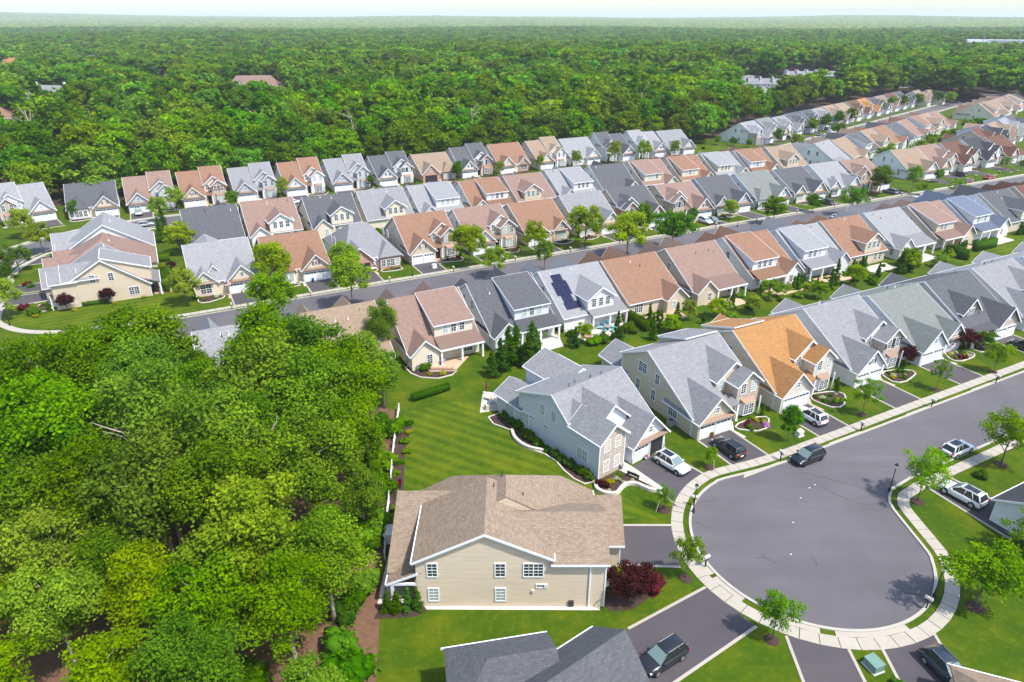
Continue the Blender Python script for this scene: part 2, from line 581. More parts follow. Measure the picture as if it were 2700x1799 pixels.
# the cul-de-sac street: outline of its kerb
BC = (54.75, 36.1)
outl = [(a, 47.2) for a in (420, 300, 200, 150, 120, 100, 85, 72, 64)] + [(59.5, 47.5)]
outl += [(BC[0] + 12.1 * math.cos(R(t)), BC[1] + 12.1 * math.sin(R(t))) for t in range(92, 326, 7)]
outl += [(66.3, 32.6), (68.2, 36.0), (70.8, 37.6), (75, 38.0), (85, 38.0), (100, 38), (150, 38), (250, 38), (420, 38)]
KA = [AB(*p) for p in outl[:9]] + catmull([AB(*p) for p in outl[8:-6]], 3)[1:] + [AB(*p) for p in outl[-6:]]
road_a = sheet('road', KA, 0.012, 'asphalt')
KB = [AB(a, 128.1) for a in (-110, -40, 0, 60, 120, 180, 260, 420)]
ROADC = catmull([AB(*p) for p in [(235, 208.8), (120, 208.8), (20, 208.8), (-2, 208.8), (-15, 206.3), (-27, 199.5), (-35.5, 188), (-38.6, 175), (-38.6, 150), (-38.6, 128)]], 5)
KD = [TN(t, 128.6) for t in (262, 320, 400, 500, 640)]
for nm, P, w, z in (('road', KB, 4.6, 0.016), ('road', ROADC, 4.6, 0.020), ('road', KD, 4.5, 0.024)):
    A, B = offset(P, -w), offset(P, w)
    n = len(P)
    me = me_new(nm, [(*p, z) for p in A + B], [(i, i + 1, n + i + 1, n + i) for i in range(n - 1)], 'asphalt')
    tag(ob(nm, me), kind='structure')
# kerbs
def kerb(P, d0, d1, h=0.13):
    o = ribbon_mb(P, d0, d1, -0.02, h).obj('kerb', 'kerbstone')
    o['kind'] = 'structure'
kerb(KA, 0.0, -0.30)
kerb(KB, 4.6, 4.9); kerb(KB, -4.6, -4.9)
kerb(ROADC, 4.6, 4.9); kerb(ROADC, -4.6, -4.9)
kerb(KD, 4.5, 4.8); kerb(KD, -4.5, -4.8)

# pavements of separate concrete slabs
def slab_walk(P, d0, d1, step, z=0.055):
    root = tag(empty('sidewalk', (0, 0, 0)), kind='structure')
    Q = resample(P, step)
    A, B = offset(Q, d0), offset(Q, d1)
    g = 0.03 / step
    for i in range(len(Q) - 1):
        def lp(p, q, t): return (p[0] + (q[0] - p[0]) * t, p[1] + (q[1] - p[1]) * t)
        a0, a1, b0, b1 = lp(A[i], A[i + 1], g), lp(A[i], A[i + 1], 1 - g), lp(B[i], B[i + 1], g), lp(B[i], B[i + 1], 1 - g)
        zz = z + rnd.uniform(-0.006, 0.006)
        cx, cy = (a0[0] + b1[0]) / 2, (a0[1] + b1[1]) / 2
        MB().slab([(p[0] - cx, p[1] - cy, zz) for p in (a0, a1, b1, b0)], 0.12).obj('slab', 'sidewalk', root, (cx, cy, 0))
    return root
near = [p for p in KA if p[1] < 135]
slab_walk(near, -0.95, -2.25, 1.5)
WB = [AB(a, 132.7) for a in (-24, 215)]
slab_walk([AB(a, 132.7) for a in (-10, 40, 100, 160, 216)], 1.0, 2.3, 1.52)
for P, d0, d1 in ((KB, -5.6, -6.9), (offset(KB, 0)[5:], 5.6, 6.9), (ROADC, 5.6, 6.9), (ROADC, -5.6, -6.9), (KD, 5.5, 6.8), (KD, -5.5, -6.8)):
    tag(ribbon_mb(P, d0, d1, -0.02, 0.05).obj('sidewalk', 'sidewalk'), kind='structure')
# corner pavement round the left lawn
CW = catmull([AB(*p) for p in [(-33.2, 172), (-33.0, 150), (-31.2, 144), (-27, 138.6), (-20, 135), (-10, 133.7)]], 5)
tag(ribbon_mb(CW, 0.3, 1.7, -0.02, 0.058).obj('sidewalk', 'sidewalk'), kind='structure')

# concrete aprons, driveways
DRV = []
def driveway(poly, mat='asphalt_new', edge=True, z=0.032):
    o = sheet('driveway', poly, z, mat)
    if edge:
        for i in (0, 2):
            p, q = Vector(poly[i]), Vector(poly[i + 1])
            t = (q - p).normalized()
            nrm = Vector((-t.y, t.x))
            c = sum((Vector(v) for v in poly), Vector((0, 0))) / len(poly)
            if (p - c).dot(nrm) < 0: nrm = -nrm
            pl = [p, q, q + nrm * 0.28, p + nrm * 0.28]
            MB().slab([(v.x, v.y, 0.06) for v in pl], 0.1).obj('edging_strip', 'sidewalk', o)
    return o
def apron(P4, z=0.045):
    MBo = MB().slab([(p[0], p[1], z) for p in P4], 0.08).obj('apron', 'sidewalk')
    MBo['kind'] = 'structure'
driveway([(18.3, 59.4), (11.6, 59.4), (11.2, 53.6), (17.4, 53.3)])
driveway([(19.3, 50.3), (10.8, 45.2), (1.0, 38.0), (4.0, 33.4), (13.6, 39.7), (22.6, 45.7)][:2] + [(13.6, 39.7), (22.6, 45.7)])
driveway([(10.8, 45.2), (2.0, 36.0), (8.0, 32.0), (13.6, 39.7)], z=0.028, edge=False)
driveway([(25.2, 44.5), (24.4, 30), (29.6, 30), (30.0, 43.4)])
driveway([(33.3, 43.2), (32.6, 30), (38.0, 36), (38.6, 44.9)])
driveway([(53.4, 68.8), (58.4, 60.4), (54.2, 57.2), (49.9, 66.8)])
for t in (196, 214, 246, 268, 284):          # aprons round the bulb
    q = []
    for r_, dt in ((12.35, -8), (12.35, 8), (13.1, 8), (13.1, -8)):
        q.append(AB(BC[0] + r_ * math.cos(R(t + dt - 27.5)), BC[1] + r_ * math.sin(R(t + dt - 27.5))))
    apron(q)

# lawns
sheet('lawn', [(-15.6, 83.5), (-13.2, 56), (-10, 60.9), (12, 60.6), (16.5, 60.6), (10.4, 67.6), (4.5, 74.5), (-2.4, 84), (-7.0, 87.3)], 0.008, 'grass_striped')
sheet('lawn', [AB(*p) for p in [(-32.6, 170), (-32.4, 151), (-29, 144), (-24, 139.8), (-16, 136.6), (2, 135.4), (2, 149), (-24, 149), (-24.5, 160), (-31, 172)]], 0.008, 'grass_striped_b')
sheet('lawn', [AB(*p) for p in [(203, 244), (204, 218), (232, 216), (226, 232)]], 0.008, 'grass_striped_b')
sheet('lawn', [AB(*p) for p in [(160, 80), (161, 92), (215, 91), (215, 80)]], 0.008, 'grass_striped_b')
# wood floor: leaf litter, and the bare sandy patch behind the trees
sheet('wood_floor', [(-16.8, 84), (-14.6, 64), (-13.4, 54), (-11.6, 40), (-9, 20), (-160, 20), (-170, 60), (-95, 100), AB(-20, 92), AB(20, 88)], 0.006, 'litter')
sheet('gravel_yard', [AB(-16, 92), AB(-2, 92), AB(-2, 112), AB(-16, 112)], 0.010, 'sand')
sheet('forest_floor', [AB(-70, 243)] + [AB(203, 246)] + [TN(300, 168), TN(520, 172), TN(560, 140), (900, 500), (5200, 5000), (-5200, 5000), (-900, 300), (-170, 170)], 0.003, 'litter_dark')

# cracks sealed with tar, survey paint, manholes on the road
def crack(pts, w=0.05, mat='tar', z=0.018, name='crack'):
    P = [pts[0]]
    for p, q in zip(pts, pts[1:]):
        n = max(2, int((Vector(q) - Vector(p)).length / 0.5))
        for k in range(1, n + 1):
            P.append((p[0] + (q[0] - p[0]) * k / n + rnd.uniform(-.07, .07), p[1] + (q[1] - p[1]) * k / n + rnd.uniform(-.07, .07)))
    A, B = offset(P, -w / 2), offset(P, w / 2)
    n = len(P)
    ob(name, me_new(name, [(*p, z) for p in A + B], [(i, i + 1, n + i + 1, n + i) for i in range(n - 1)], mat), road_a)
for pts in ([(36.2, 69.3), (40.3, 67.2), (43.4, 65.2)], [(37.4, 66.4), (38.3, 65.0), (40.6, 63.2), (43.2, 63.3)], [(25.5, 54.4), (26.5, 54.6), (27.4, 53.6)],
            [(26.3, 55.2), (26.6, 54.3)], [(31.4, 54.6), (31.6, 53.6), (31.2, 53.2)], [(21.3, 63.2), (22.6, 63.8), (24, 63.9)], [(46.0, 71.4), (47.5, 70.2)],
            [(20.6, 60.0), (22.2, 59.0)], [(38, 50), (40.5, 49.2)]):
    crack(pts)
for (x, y) in ((35.8, 66.2), (36.7, 66.8), (34.0, 64.3), (31.5, 60.0), (29.4, 55.0), (26.2, 48.8)):
    s_ = 0.10
    sheet('survey_mark', [(x - s_, y - s_ * .6), (x + s_ * 1.3, y - s_ * .2), (x + s_, y + s_ * .8), (x - s_ * .6, y + s_)], 0.020, 'paint_teal', None, road_a)
for k in range(5):                             # pedestrian crossing far up the middle street
    a = 212.5 + k * 2.1
    ob('crossing_bar', me_new('crossing_bar', [(*AB(a + i, 130.4 + j), 0.022) for i, j in ((0, 0), (1.3, 0), (1.3, 2.0), (0, 2.0))], [(0, 1, 2, 3)], 'paint_white'), None)
    bpy.context.scene.collection.objects[-1]['kind'] = 'structure'

# ------------------------------------------------------------------ houses
UVX = {}
def roof_slab(polys, t=0.16):
    """thick roof planes with metric UVs (u along the eave, v up the slope)"""
    V, F, U = [], [], []
    for poly in polys:
        P = [Vector(p) for p in poly]
        n = (P[1] - P[0]).cross(P[2] - P[0])
        if n.length < 1e-6:
            n = (P[2] - P[0]).cross(P[-1] - P[0])
        n.normalize()
        if n.z < 0: n = -n
        h = Vector((n.x, n.y, 0))
        u = Vector((-h.y, h.x, 0)).normalized() if h.length > 1e-4 else Vector((1, 0, 0))
        v = n.cross(u)
        k, m = len(V), len(P)
        V += [tuple(p) for p in P] + [(p.x, p.y, p.z - t) for p in P]
        fs = [tuple(range(m)), tuple(range(2 * m - 1, m - 1, -1))] + [(i, i + m, (i + 1) % m + m, (i + 1) % m) for i in range(m)]
        for f in fs:
            F.append(tuple(i + k for i in f))
            U.append([(P[i % m].dot(u), P[i % m].dot(v)) for i in f])
    return V, F, U

def zprof(prof, t):
    for p, q in zip(prof, prof[1:]):
        if p[0] <= t <= q[0]:
            return p[1] + (q[1] - p[1]) * (t - p[0]) / (q[0] - p[0])
    return prof[-1][1]
def gable(h, axis, lo, hi, prof, wall, roof, oh=(0.35, 0.35), eo=0.35, hip_lo=None, hip_hi=None, trim=True, z0=0.0, rname='roof', walls=True, gut=True, ends=(1, 1)):
    """prism block with pitched roof; axis = direction of the ridge; prof = [(t, z), ...] across it.
       hip_lo / hip_hi = (run, zlow) make a hipped or clipped end"""
    P3 = (lambda u, t, z: (u, t, z)) if axis == 'x' else (lambda u, t, z: (t, u, z))
    pr = [tuple(p) for p in prof]
    def ext(p, q):
        L = abs(p[0] - q[0]) or 1
        return (p[0] + (p[0] - q[0]) / L * eo, p[1] + (p[1] - q[1]) / L * eo)
    rp = [ext(pr[0], pr[1])] + pr[1:-1] + [ext(pr[-1], pr[-2])]
    zr = max(z for t, z in rp)
    for hp in (hip_lo, hip_hi):
        if hp and hp[1] > min(rp[0][1], rp[-1][1]) + 0.02:
            new = [rp[0]]
            for p, q in zip(rp, rp[1:]):
                if (p[1] - hp[1]) * (q[1] - hp[1]) < -1e-6:
                    k = (hp[1] - p[1]) / (q[1] - p[1])
                    new.append((p[0] + (q[0] - p[0]) * k, hp[1]))
                new.append(q)
            rp = new
    def off(hp, z):
        if not hp: return 0
        zl = max(hp[1], min(rp[0][1], rp[-1][1]))
        return max(0, (z - zl) / (zr - zl)) * hp[0]
    lo_e = lo - (oh[0] if not hip_lo else eo)
    hi_e = hi + (oh[1] if not hip_hi else eo)
    polys = []
    for p, q in zip(rp, rp[1:]):
        a0, a1 = lo_e + off(hip_lo, p[1]), lo_e + off(hip_lo, q[1])
        b0, b1 = hi_e - off(hip_hi, p[1]), hi_e - off(hip_hi, q[1])
        polys.append([P3(a0, *p), P3(b0, *p), P3(b1, *q), P3(a1, *q)])
    for hp, e, sg in ((hip_lo, lo_e, 1), (hip_hi, hi_e, -1)):
        if hp:
            zl = max(hp[1], min(rp[0][1], rp[-1][1])) - 1e-4
            pl = [P3(e + sg * off(hp, z), t, z) for t, z in rp if z >= zl]
            if len(pl) > 2: polys.append(pl)
    clean = []
    for pl in polys:
        q = []
        for p in pl:
            if not q or (Vector(p) - Vector(q[-1])).length > 1e-3: q.append(p)
        if (Vector(q[0]) - Vector(q[-1])).length < 1e-3: q.pop()
        if len(q) > 2: clean.append(q)
    V, F, U = roof_slab(clean)
    ob(rname, me_new(rname, V, F, roof, U), h)
    if walls:
        zc_lo = hip_lo[1] if hip_lo else 99
        zc_hi = hip_hi[1] if hip_hi else 99
        n = len(pr)
        d = 0.17
        A = [P3(lo, pr[0][0], z0)] + [P3(lo, t, min(z, zc_lo) - d) for t, z in pr] + [P3(lo, pr[-1][0], z0)]
        B = [P3(hi, pr[0][0], z0)] + [P3(hi, t, min(z, zc_hi) - d) for t, z in pr] + [P3(hi, pr[-1][0], z0)]
        m = n + 2
        Fw = [tuple(range(m)), tuple(range(2 * m - 1, m - 1, -1)), (0, 1, m + 1, m), (m - 2, m - 1, 2 * m - 1, 2 * m - 2)]
        ob('wall', me_new('wall', A + B, Fw, wall), h)
    if trim:
        mb = MB()
        for hp, e, sg, on in ((hip_lo, lo_e, -1, ends[0]), (hip_hi, hi_e, 1, ends[1])):
            if hp or not on: continue
            for p, q in zip(rp, rp[1:]):
                a, b = P3(e, p[0], p[1] + 0.025), P3(e, q[0], q[1] + 0.025)
                o2 = P3(e + sg * 0.05, 0, 0); o1 = P3(e, 0, 0)
                v = tuple(o2[i] - o1[i] for i in range(3))
                mb.prism([a, b, (b[0], b[1], b[2] - 0.27), (a[0], a[1], a[2] - 0.27)], v)
        if gut:
            for (p, q) in ((rp[0], rp[1]), (rp[-1], rp[-2])):
                s = 1 if p[0] > q[0] else -1
                t0, t1 = p[0] + s * 0.005, p[0] + s * 0.12
                c0, c1 = P3(lo_e, min(t0, t1), p[1] - 0.17), P3(hi_e, max(t0, t1), p[1] - 0.02)
                mb.box(min(c0[0], c1[0]), max(c0[0], c1[0]), min(c0[1], c1[1]), max(c0[1], c1[1]), c0[2], c1[2])
        if mb.V: mb.obj('trim', 'trim_white', h)

WIN = {}
def win_mesh(w, hgt, cols, rows):
    k = (w, hgt, cols, rows)
    if k not in WIN:
        f = 0.11
        mb = MB()
        mb.box(-w / 2 - f, w / 2 + f, -0.07, 0.02, -f, 0).box(-w / 2 - f, w / 2 + f, -0.07, 0.02, hgt, hgt + f)
        mb.box(-w / 2 - f, -w / 2, -0.069, 0.02, 0, hgt).box(w / 2, w / 2 + f, -0.069, 0.02, 0, hgt)
        for c in range(1, cols):
            x = -w / 2 + w * c / cols
            wd = 0.05 if (w > 1.3 and c * 2 == cols) else 0.022
            mb.box(x - wd, x + wd, -0.055, 0.0, 0.001, hgt - 0.001)
        for r in range(1, rows):
            z = hgt * r / rows
            wd = 0.035 if r * 2 == rows else 0.018
            mb.box(-w / 2 + 0.001, w / 2 - 0.001, -0.052, -0.001, z - wd, z + wd)
        fr = mb.mesh('window', 'trim_white')
        pn = me_new('pane', [(-w / 2, -0.03, 0), (w / 2, -0.03, 0), (w / 2, -0.03, hgt), (-w / 2, -0.03, hgt)], [(0, 1, 2, 3)], 'pane')
        pb = me_new('pane', [(-w / 2, -0.03, 0), (w / 2, -0.03, 0), (w / 2, -0.03, hgt), (-w / 2, -0.03, hgt)], [(0, 1, 2, 3)], 'pane_blind')
        WIN[k] = (fr, pn, pb)
    return WIN[k]
FACE = {'F': 0.0, 'B': math.pi, 'L': -math.pi / 2, 'R': math.pi / 2}
KINDS = {'s': (0.85, 1.5, 2, 4), 'd': (1.75, 1.5, 4, 4), 't': (2.6, 1.5, 6, 4), 'q': (3.4, 1.5, 8, 4), 'v': (0.9, 0.28, 4, 1), 'g': (0.6, 0.75, 2, 2), 'p': (1.9, 2.1, 4, 4), 'b': (2.0, 1.9, 4, 4), 'a': (1.3, 1.0, 4, 3)}
SHUT = {}
def window(h, x, y, z, face, kind, shutter=None, blind=None):
    w, hg, c, r = KINDS[kind]
    fr, pn, pb = win_mesh(w, hg, c, r)
    o = ob('window', fr, h, (x, y, z), FACE[face])
    ob('pane', pb if (rnd.random() < 0.3 if blind is None else blind) else pn, o)
    if shutter:
        if (hg, shutter) not in SHUT:
            SHUT[(hg, shutter)] = MB().box(-0.2, 0.2, -0.05, 0.0, 0, hg).mesh('shutter', shutter)
        for s in (-1, 1):
            ob('shutter', SHUT[(hg, shutter)], o, (s * (w / 2 + 0.33), -0.012, 0))
    return o
GD = {}
def garage_door(h, x, y, w=2.45, face='F'):
    if w not in GD:
        mb = MB().box(-w / 2, w / 2, -0.04, 0.02, 0, 2.15)
        n = 2 if w < 3 else 4
        for r in range(3):
            for c in range(n):
                x0 = -w / 2 + w * c / n + 0.09
                mb.box(x0, x0 + w / n - 0.18, -0.065, -0.03, 0.12 + r * 0.53, 0.12 + r * 0.53 + 0.41)
        mb.box(-0.05, 0.05, -0.072, -0.03, 0.05, 1.6)
        gz = MB()
        for c in range(n * 2):
            x0 = -w / 2 + w * c / (n * 2) + 0.06
            gz.box(x0, x0 + w / (n * 2) - 0.12, -0.055, -0.03, 1.72, 2.02)
        fm = MB()
        fm.box(-w / 2 - 0.14, -w / 2 - 0.003, -0.09, 0.0, 0, 2.16).box(w / 2 + 0.003, w / 2 + 0.14, -0.09, 0.0, 0, 2.16).box(-w / 2 - 0.14, w / 2 + 0.14, -0.091, 0.0, 2.163, 2.32)
        GD[w] = (mb.mesh('garage_door', 'door_white'), gz.mesh('glazing', 'pane'), fm.mesh('door_frame', 'trim_white'))
    o = ob('garage_door', GD[w][0], h, (x, y, 0), FACE[face])
    ob('glazing', GD[w][1], o)
    ob('door_frame', GD[w][2], o)
    return o
PIPE = []
def vent(h, x, y, z, tall=0.5, mat='pipe_dark'):
    key = (tall, mat)
    for k, m in PIPE:
        if k == key: break
    else:
        m = MB().lathe([(0.16, -0.06), (0.15, 0.02), (0.06, 0.06), (0.055, tall)], 7).mesh('vent_pipe', mat)
        PIPE.append((key, m))
    ob('vent_pipe', m, h, (x, y, z))
def awning(h, x0, x1, y, z, mat='copper', dep=0.55, drop=0.32):
    mb = MB()
    mb.slab([(x0, y, z), (x1, y, z), (x1, y - dep, z - drop), (x0, y - dep, z - drop)], 0.08)
    n = int((x1 - x0) / 0.45)
    for i in range(n + 1):
        x = x0 + (x1 - x0) * i / n
        mb.slab([(x - 0.025, y, z + 0.04), (x + 0.025, y, z + 0.04), (x + 0.025, y - dep - .01, z - drop + 0.04), (x - 0.025, y - dep - .01, z - drop + 0.04)], 0.06)
    mb.obj('awning', mat, h)
COLM = {}
def column(h, x, y, hgt):
    k = round(hgt, 2)
    if k not in COLM:
        COLM[k] = MB().box(-.15, .15, -.15, .15, 0, hgt).box(-.2, .2, -.2, .2, 0, .25).box(-.2, .2, -.2, .2, hgt - .2, hgt - 0.002).mesh('column', 'trim_white')
    ob('column', COLM[k], h, (x, y, 0))
def zprof(prof, t):
    for p, q in zip(prof, prof[1:]):
        if p[0] <= t <= q[0]:
            return p[1] + (q[1] - p[1]) * (t - p[0]) / (q[0] - p[0])
    return prof[-1][1]

def std_house(loc, rz, s, label):
    """a narrow-lot house: local x across the front, y into the depth, front towards -y"""
    h = tag(empty('house', (*loc, 0), rz), label, 'house')
    if s.get('group'): h['group'] = s['group']
    m = s.get('m', 1)                       # +1: garage at -x
    m_ = m
    roof, wall = s['roof'], s['wall']
    acc = s.get('acc', wall)
    W = s.get('W', 12.4); hw = W / 2
    yR, zR = s.get('yR', 11.0), s.get('zR', 8.7)
    rear = s.get('rear', 'low')
    D = s.get('D', 20.3)
    det = s.get('det', 2)
    prof = [(1.3, 3.1), (yR, zR)] + ([(17.4, 5.7)] if rear == 'high' else [(D, 3.0)])
    kw = {}
    if s.get('hip'):
        kw = dict(hip_lo=(s['hip'], 3.0), hip_hi=(s['hip'], 3.0))
    elif s.get('clip'):
        kw = dict(hip_lo=(2.2, 6.2), hip_hi=(2.2, 6.2))
    f = s.get('front', 'two')
    if f == 'two' and not kw:
        up = s.get('step', 0.0)
        pb = [(5.2, zprof(prof, 5.2) + up * .4), (yR + up * .6, zR + up), (prof[-1][0], prof[-1][1] + up * .3)]
        g0, g1 = sorted((-m_ * hw, m_ * 0.3)); b0, b1 = sorted((m_ * 0.3, m_ * hw))
        gable(h, 'x', g0, g1, prof, wall, roof, oh=(.35, 0) if m_ > 0 else (0, .35), ends=(1, 0) if m_ > 0 else (0, 1))
        gable(h, 'x', b0, b1, pb, wall, roof, oh=((.25 if up else 0), .35) if m_ > 0 else (.35, (.25 if up else 0)), ends=((1 if up else 0), 1) if m_ > 0 else (1, (1 if up else 0)))
    else:
        gable(h, 'x', -hw, hw, prof, wall, roof, **kw)
    if s.get('rs'):                            # raised strip of roof behind the ridge
        r0, r1 = s['rs']
        gable(h, 'x', r0, r1, [(yR + 0.15, zR + 0.32), (17.2, 7.0)], wall, roof, oh=(.25, .25), eo=.2, z0=4.0)
    X = lambda a, b: (min(m * a, m * b), max(m * a, m * b))
    def gy(x0, x1, ap, y0, y1, ze, za, wl, **k):
        xs = sorted((m * x0, m * x1))
        xa = m * ap
        gable(h, 'y', y0, y1, [(xs[0], ze), (xa, za), (xs[1], ze)], wl, roof, **k)
    gmat = s.get('gacc', wall)
    f = s.get('front', 'two')
    gp = 0.0
    # garage wing
    if f != 'none':
        gx0, gx1 = -hw - 0.02, -0.25
        gy(gx0, gx1, (gx0 + gx1) / 2, gp, 7.2 if s.get('gz', 5.95) < 6.5 else 9.5, 3.0, s.get('gz', 5.95), gmat, oh=(0.45, 0), **(dict(hip_lo=(3.0, 2.9)) if s.get('ghip') else {}))
        if s.get('visF', True):
            gc = (gx0 + gx1) / 2
            if s.get('open'):
                MB().box(m * gc - 2.2, m * gc + 2.2, gp - 0.02, gp + 0.02, 0, 2.2).obj('garage_opening', 'dark_gap', h)
            elif s.get('wide'):
                garage_door(h, m * gc, gp, 4.9)
            else:
                garage_door(h, m * (gc - 1.42), gp); garage_door(h, m * (gc + 1.42), gp)
            if not s.get('ghip'):
                window(h, m * gc, gp, 3.55, 'F', 'g', s.get('shut'))
            if s.get('awn', True):
                awning(h, m * gc - 3.0, m * gc + 3.0, gp, 2.98, s.get('awnm', 'copper'))
    # the other half of the front
    if f == 'two':
        gy(0.3, hw + 0.03, 3.1, 4.2, 10.2, 5.6, 7.9, s.get('bacc', wall), oh=(0.4, 0))
        gy(2.2, hw + 0.06, 4.2, 2.0, 6.5, 5.45, 7.15, acc, oh=(0.4, 0))
        if s.get('visF', True):
            window(h, m * 3.25, 2.0, 3.75, 'F', 's', s.get('shut')); window(h, m * 5.15, 2.0, 3.75, 'F', 's', s.get('shut'))
            window(h, m * 1.2, 4.2, 3.9, 'F', 's', None)
            bay = MB()
            bay.prism([(m * 3.1, 2.0, 0.3), (m * 3.5, 1.4, 0.3), (m * 4.9, 1.4, 0.3), (m * 5.3, 2.0, 0.3)], (0, 0, 2.05)).obj('bay', 'trim_white', h)
            window(h, m * 4.2, 1.4, 0.55, 'F', 'p' if False else 'd', None)
            MB().add([(m * 2.9, 2.0, 2.95), (m * 5.5, 2.0, 2.95), (m * 5.1, 1.2, 2.36), (m * 3.3, 1.2, 2.36), (m * 2.9, 2.0, 2.37), (m * 5.5, 2.0, 2.37)],
                     [(0, 1, 2, 3), (0, 3, 4), (1, 5, 2), (3, 2, 5, 4)]).obj('bay_roof', 'copper', h)
            MB().box(*X(0.75, 1.75), 2.12, 2.18, 0, 2.2).obj('front_door', 'front_door', h)
            MB().box(*X(0.0, 2.15), 2.2, 4.3, 0, 3.0).obj('wall', acc if acc != wall else wall, h)
            MB().slab([(m * -0.2, 3.2, 3.5), (m * 2.2, 3.2, 3.5), (m * 2.2, 1.2, 2.75), (m * -0.2, 1.2, 2.75)], 0.12).obj('porch_roof', roof, h)
            column(h, m * 2.0, 1.4, 2.62)
    elif f == 'one':
        gy(1.6, hw + 0.03, 3.9, 1.1, 6.2, 3.0, 5.3, acc, oh=(0.4, 0))
        if s.get('dorm'):
            gy(0.2, 3.4, 1.8, 3.6, 8.0, 3.6, 5.6, acc, oh=(0.35, 0))
        if s.get('visF', True):
            window(h, m * 3.9, 1.1, 0.6, 'F', 't' if not s.get('baywin') else 'b', s.get('shut'))
            window(h, m * 3.9, 1.1, 3.3, 'F', 'g')
            MB().box(*X(0.3, 1.3), 1.95, 2.0, 0, 2.2).obj('front_door', 'front_door', h)
            MB().box(*X(-0.2, 1.7), 2.0, 3.0, 0, 3.0).obj('wall', acc, h)
            awning(h, m * 3.9 - 1.6, m * 3.9 + 1.6, 1.1, 3.0)
    elif f == 'turret':
        gy(1.3, hw + 0.05, 3.75, 0.4, 6.2 if 'tz' not in s else 9.0, 3.0, s.get('tz', 5.4), acc, oh=(0.4, 0), hip_lo=(2.4, 2.9))
        if s.get('visF', True):
            window(h, m * 3.75, 0.4, 0.6, 'F', 'd'); window(h, m * 2.1, 0.4, 0.6, 'F', 's'); window(h, m * 5.4, 0.4, 0.6, 'F', 's')
            MB().box(*X(0.1, 1.1), 1.95, 2.0, 0, 2.2).obj('front_door', 'front_door', h)
            MB().box(*X(-0.2, 1.4), 2.0, 3.0, 0, 3.0).obj('wall', acc, h)
    elif f == 'dormer':
        gy(0.6, 5.2, 2.9, 3.4, 10.2, 5.3, 7.5, acc, oh=(0.4, 0))
        MB().slab([(m * -0.2, 4.5, 4.0), (m * (hw + .2), 4.5, 4.0), (m * (hw + .2), -0.2, 2.8), (m * -0.2, -0.2, 2.8)], 0.16).obj('porch_roof', roof, h)
        if s.get('visF', True):
            window(h, m * 2.9, 3.4, 4.05, 'F', 'd', s.get('shut'))
            for xx in (0.2, 3.0, hw - 0.1): column(h, m * xx, 0.0, 2.68)
            window(h, m * 4.4, 2.2, 0.7, 'F', 'd')
            MB().box(-hw + .1, hw - .1, 2.2, 2.8, 0, 3.0).obj('wall', acc, h)
            MB().box(*X(1.2, 2.2), 2.1, 2.19, 0, 2.2).obj('front_door', 'front_door', h)
    # rear (r = side of the rear wing as seen from behind; mr=+1 -> at +x)
    mr = s.get('mr', 1)
    def ry(x0, x1, ap, y0, y1, ze, za, wl, **k):
        xs = sorted((mr * x0, mr * x1))
        gable(h, 'y', y0, y1, [(xs[0], ze), (mr * ap, za), (xs[1], ze)], wl, roof, **k)
    rt = s.get('rt', '')
    vb = s.get('visB', True)
    if 'w' in rt:                              # low gabled rear wing
        ry(1.6, hw + 0.02, 3.9, 14.5, D + 1.6, 3.0, 5.1, wall, oh=(0, 0.4))
        if vb:
            window(h, mr * 3.2, D + 1.6, 0.8, 'B', 's'); window(h, mr * (hw + .02), D - .4, 0.8, 'R' if mr > 0 else 'L', 's')
            if 'x' in rt: window(h, mr * 5.0, D + 1.6, 0.8, 'B', 's')
    if 's' in rt:                              # long shed dormer
        x0, x1 = sorted((mr * -hw + mr * 0.6, mr * 1.2))
        gable(h, 'x', x0, x1, [(yR + 0.3, zR + 0.12), (19.2, 6.05)], wall, roof, oh=(0.25, 0.25), eo=0.3, z0=3.0)
        if vb:
            xm = (x0 + x1) / 2
            window(h, xm - 1.5, 19.2, 4.25, 'B', 's'); window(h, xm, 19.2, 4.25, 'B', 's'); window(h, xm + 1.5, 19.2, 4.25, 'B', 's')
    if 'g' in rt:                              # gabled two-storey dormer
        ry(-4.2, 1.4, -1.4, 12.0, D + 0.1, 5.6, 7.5, wall, oh=(0, 0.4))
        if vb:
            for q in (-1.5, 0, 1.5): window(h, mr * (-1.4 + q), D + 0.1, 3.9, 'B', 's', blind=False)
            for q in (-1.5, 1.5): window(h, mr * (-1.4 + q), D + 0.1, 0.8, 'B', 's')
    if 'p' in rt:                              # covered porch
        x0, x1 = sorted((mr * -hw, mr * 1.4))
        MB().slab([(x0 - .2, D - 2.4, 4.35), (x1, D - 2.4, 4.35), (x1, D + 2.0, 2.75), (x0 - .2, D + 2.0, 2.75)], 0.15).obj('porch_roof', roof, h)
        MB().box(x0 - .2, x1, D + 1.95, D + 2.08, 2.5, 2.78).obj('trim', 'trim_white', h)
        for xx in (x0 + 0.1, (x0 + x1) / 2, x1 - 0.2): column(h, xx, D + 1.8, 2.55)
    if vb and 'w' not in rt and 'g' not in rt:
        window(h, 2.8, D if rear == 'low' else 17.4, 0.8, 'B', 't'); window(h, -3.2, D if rear == 'low' else 17.4, 0.7, 'B', 'p')
    elif vb:
        window(h, mr * -4.0, D if rear == 'low' else 17.4, 0.7, 'B', 'p')
    if rear == 'high':
        ry(0.5, hw + 0.01, 3.4, 15.5, D + 2.4, 3.0, 4.9, wall, oh=(0, 0.35))
        if vb: window(h, mr * 3.3, D + 2.4, 0.8, 'B', 'd')
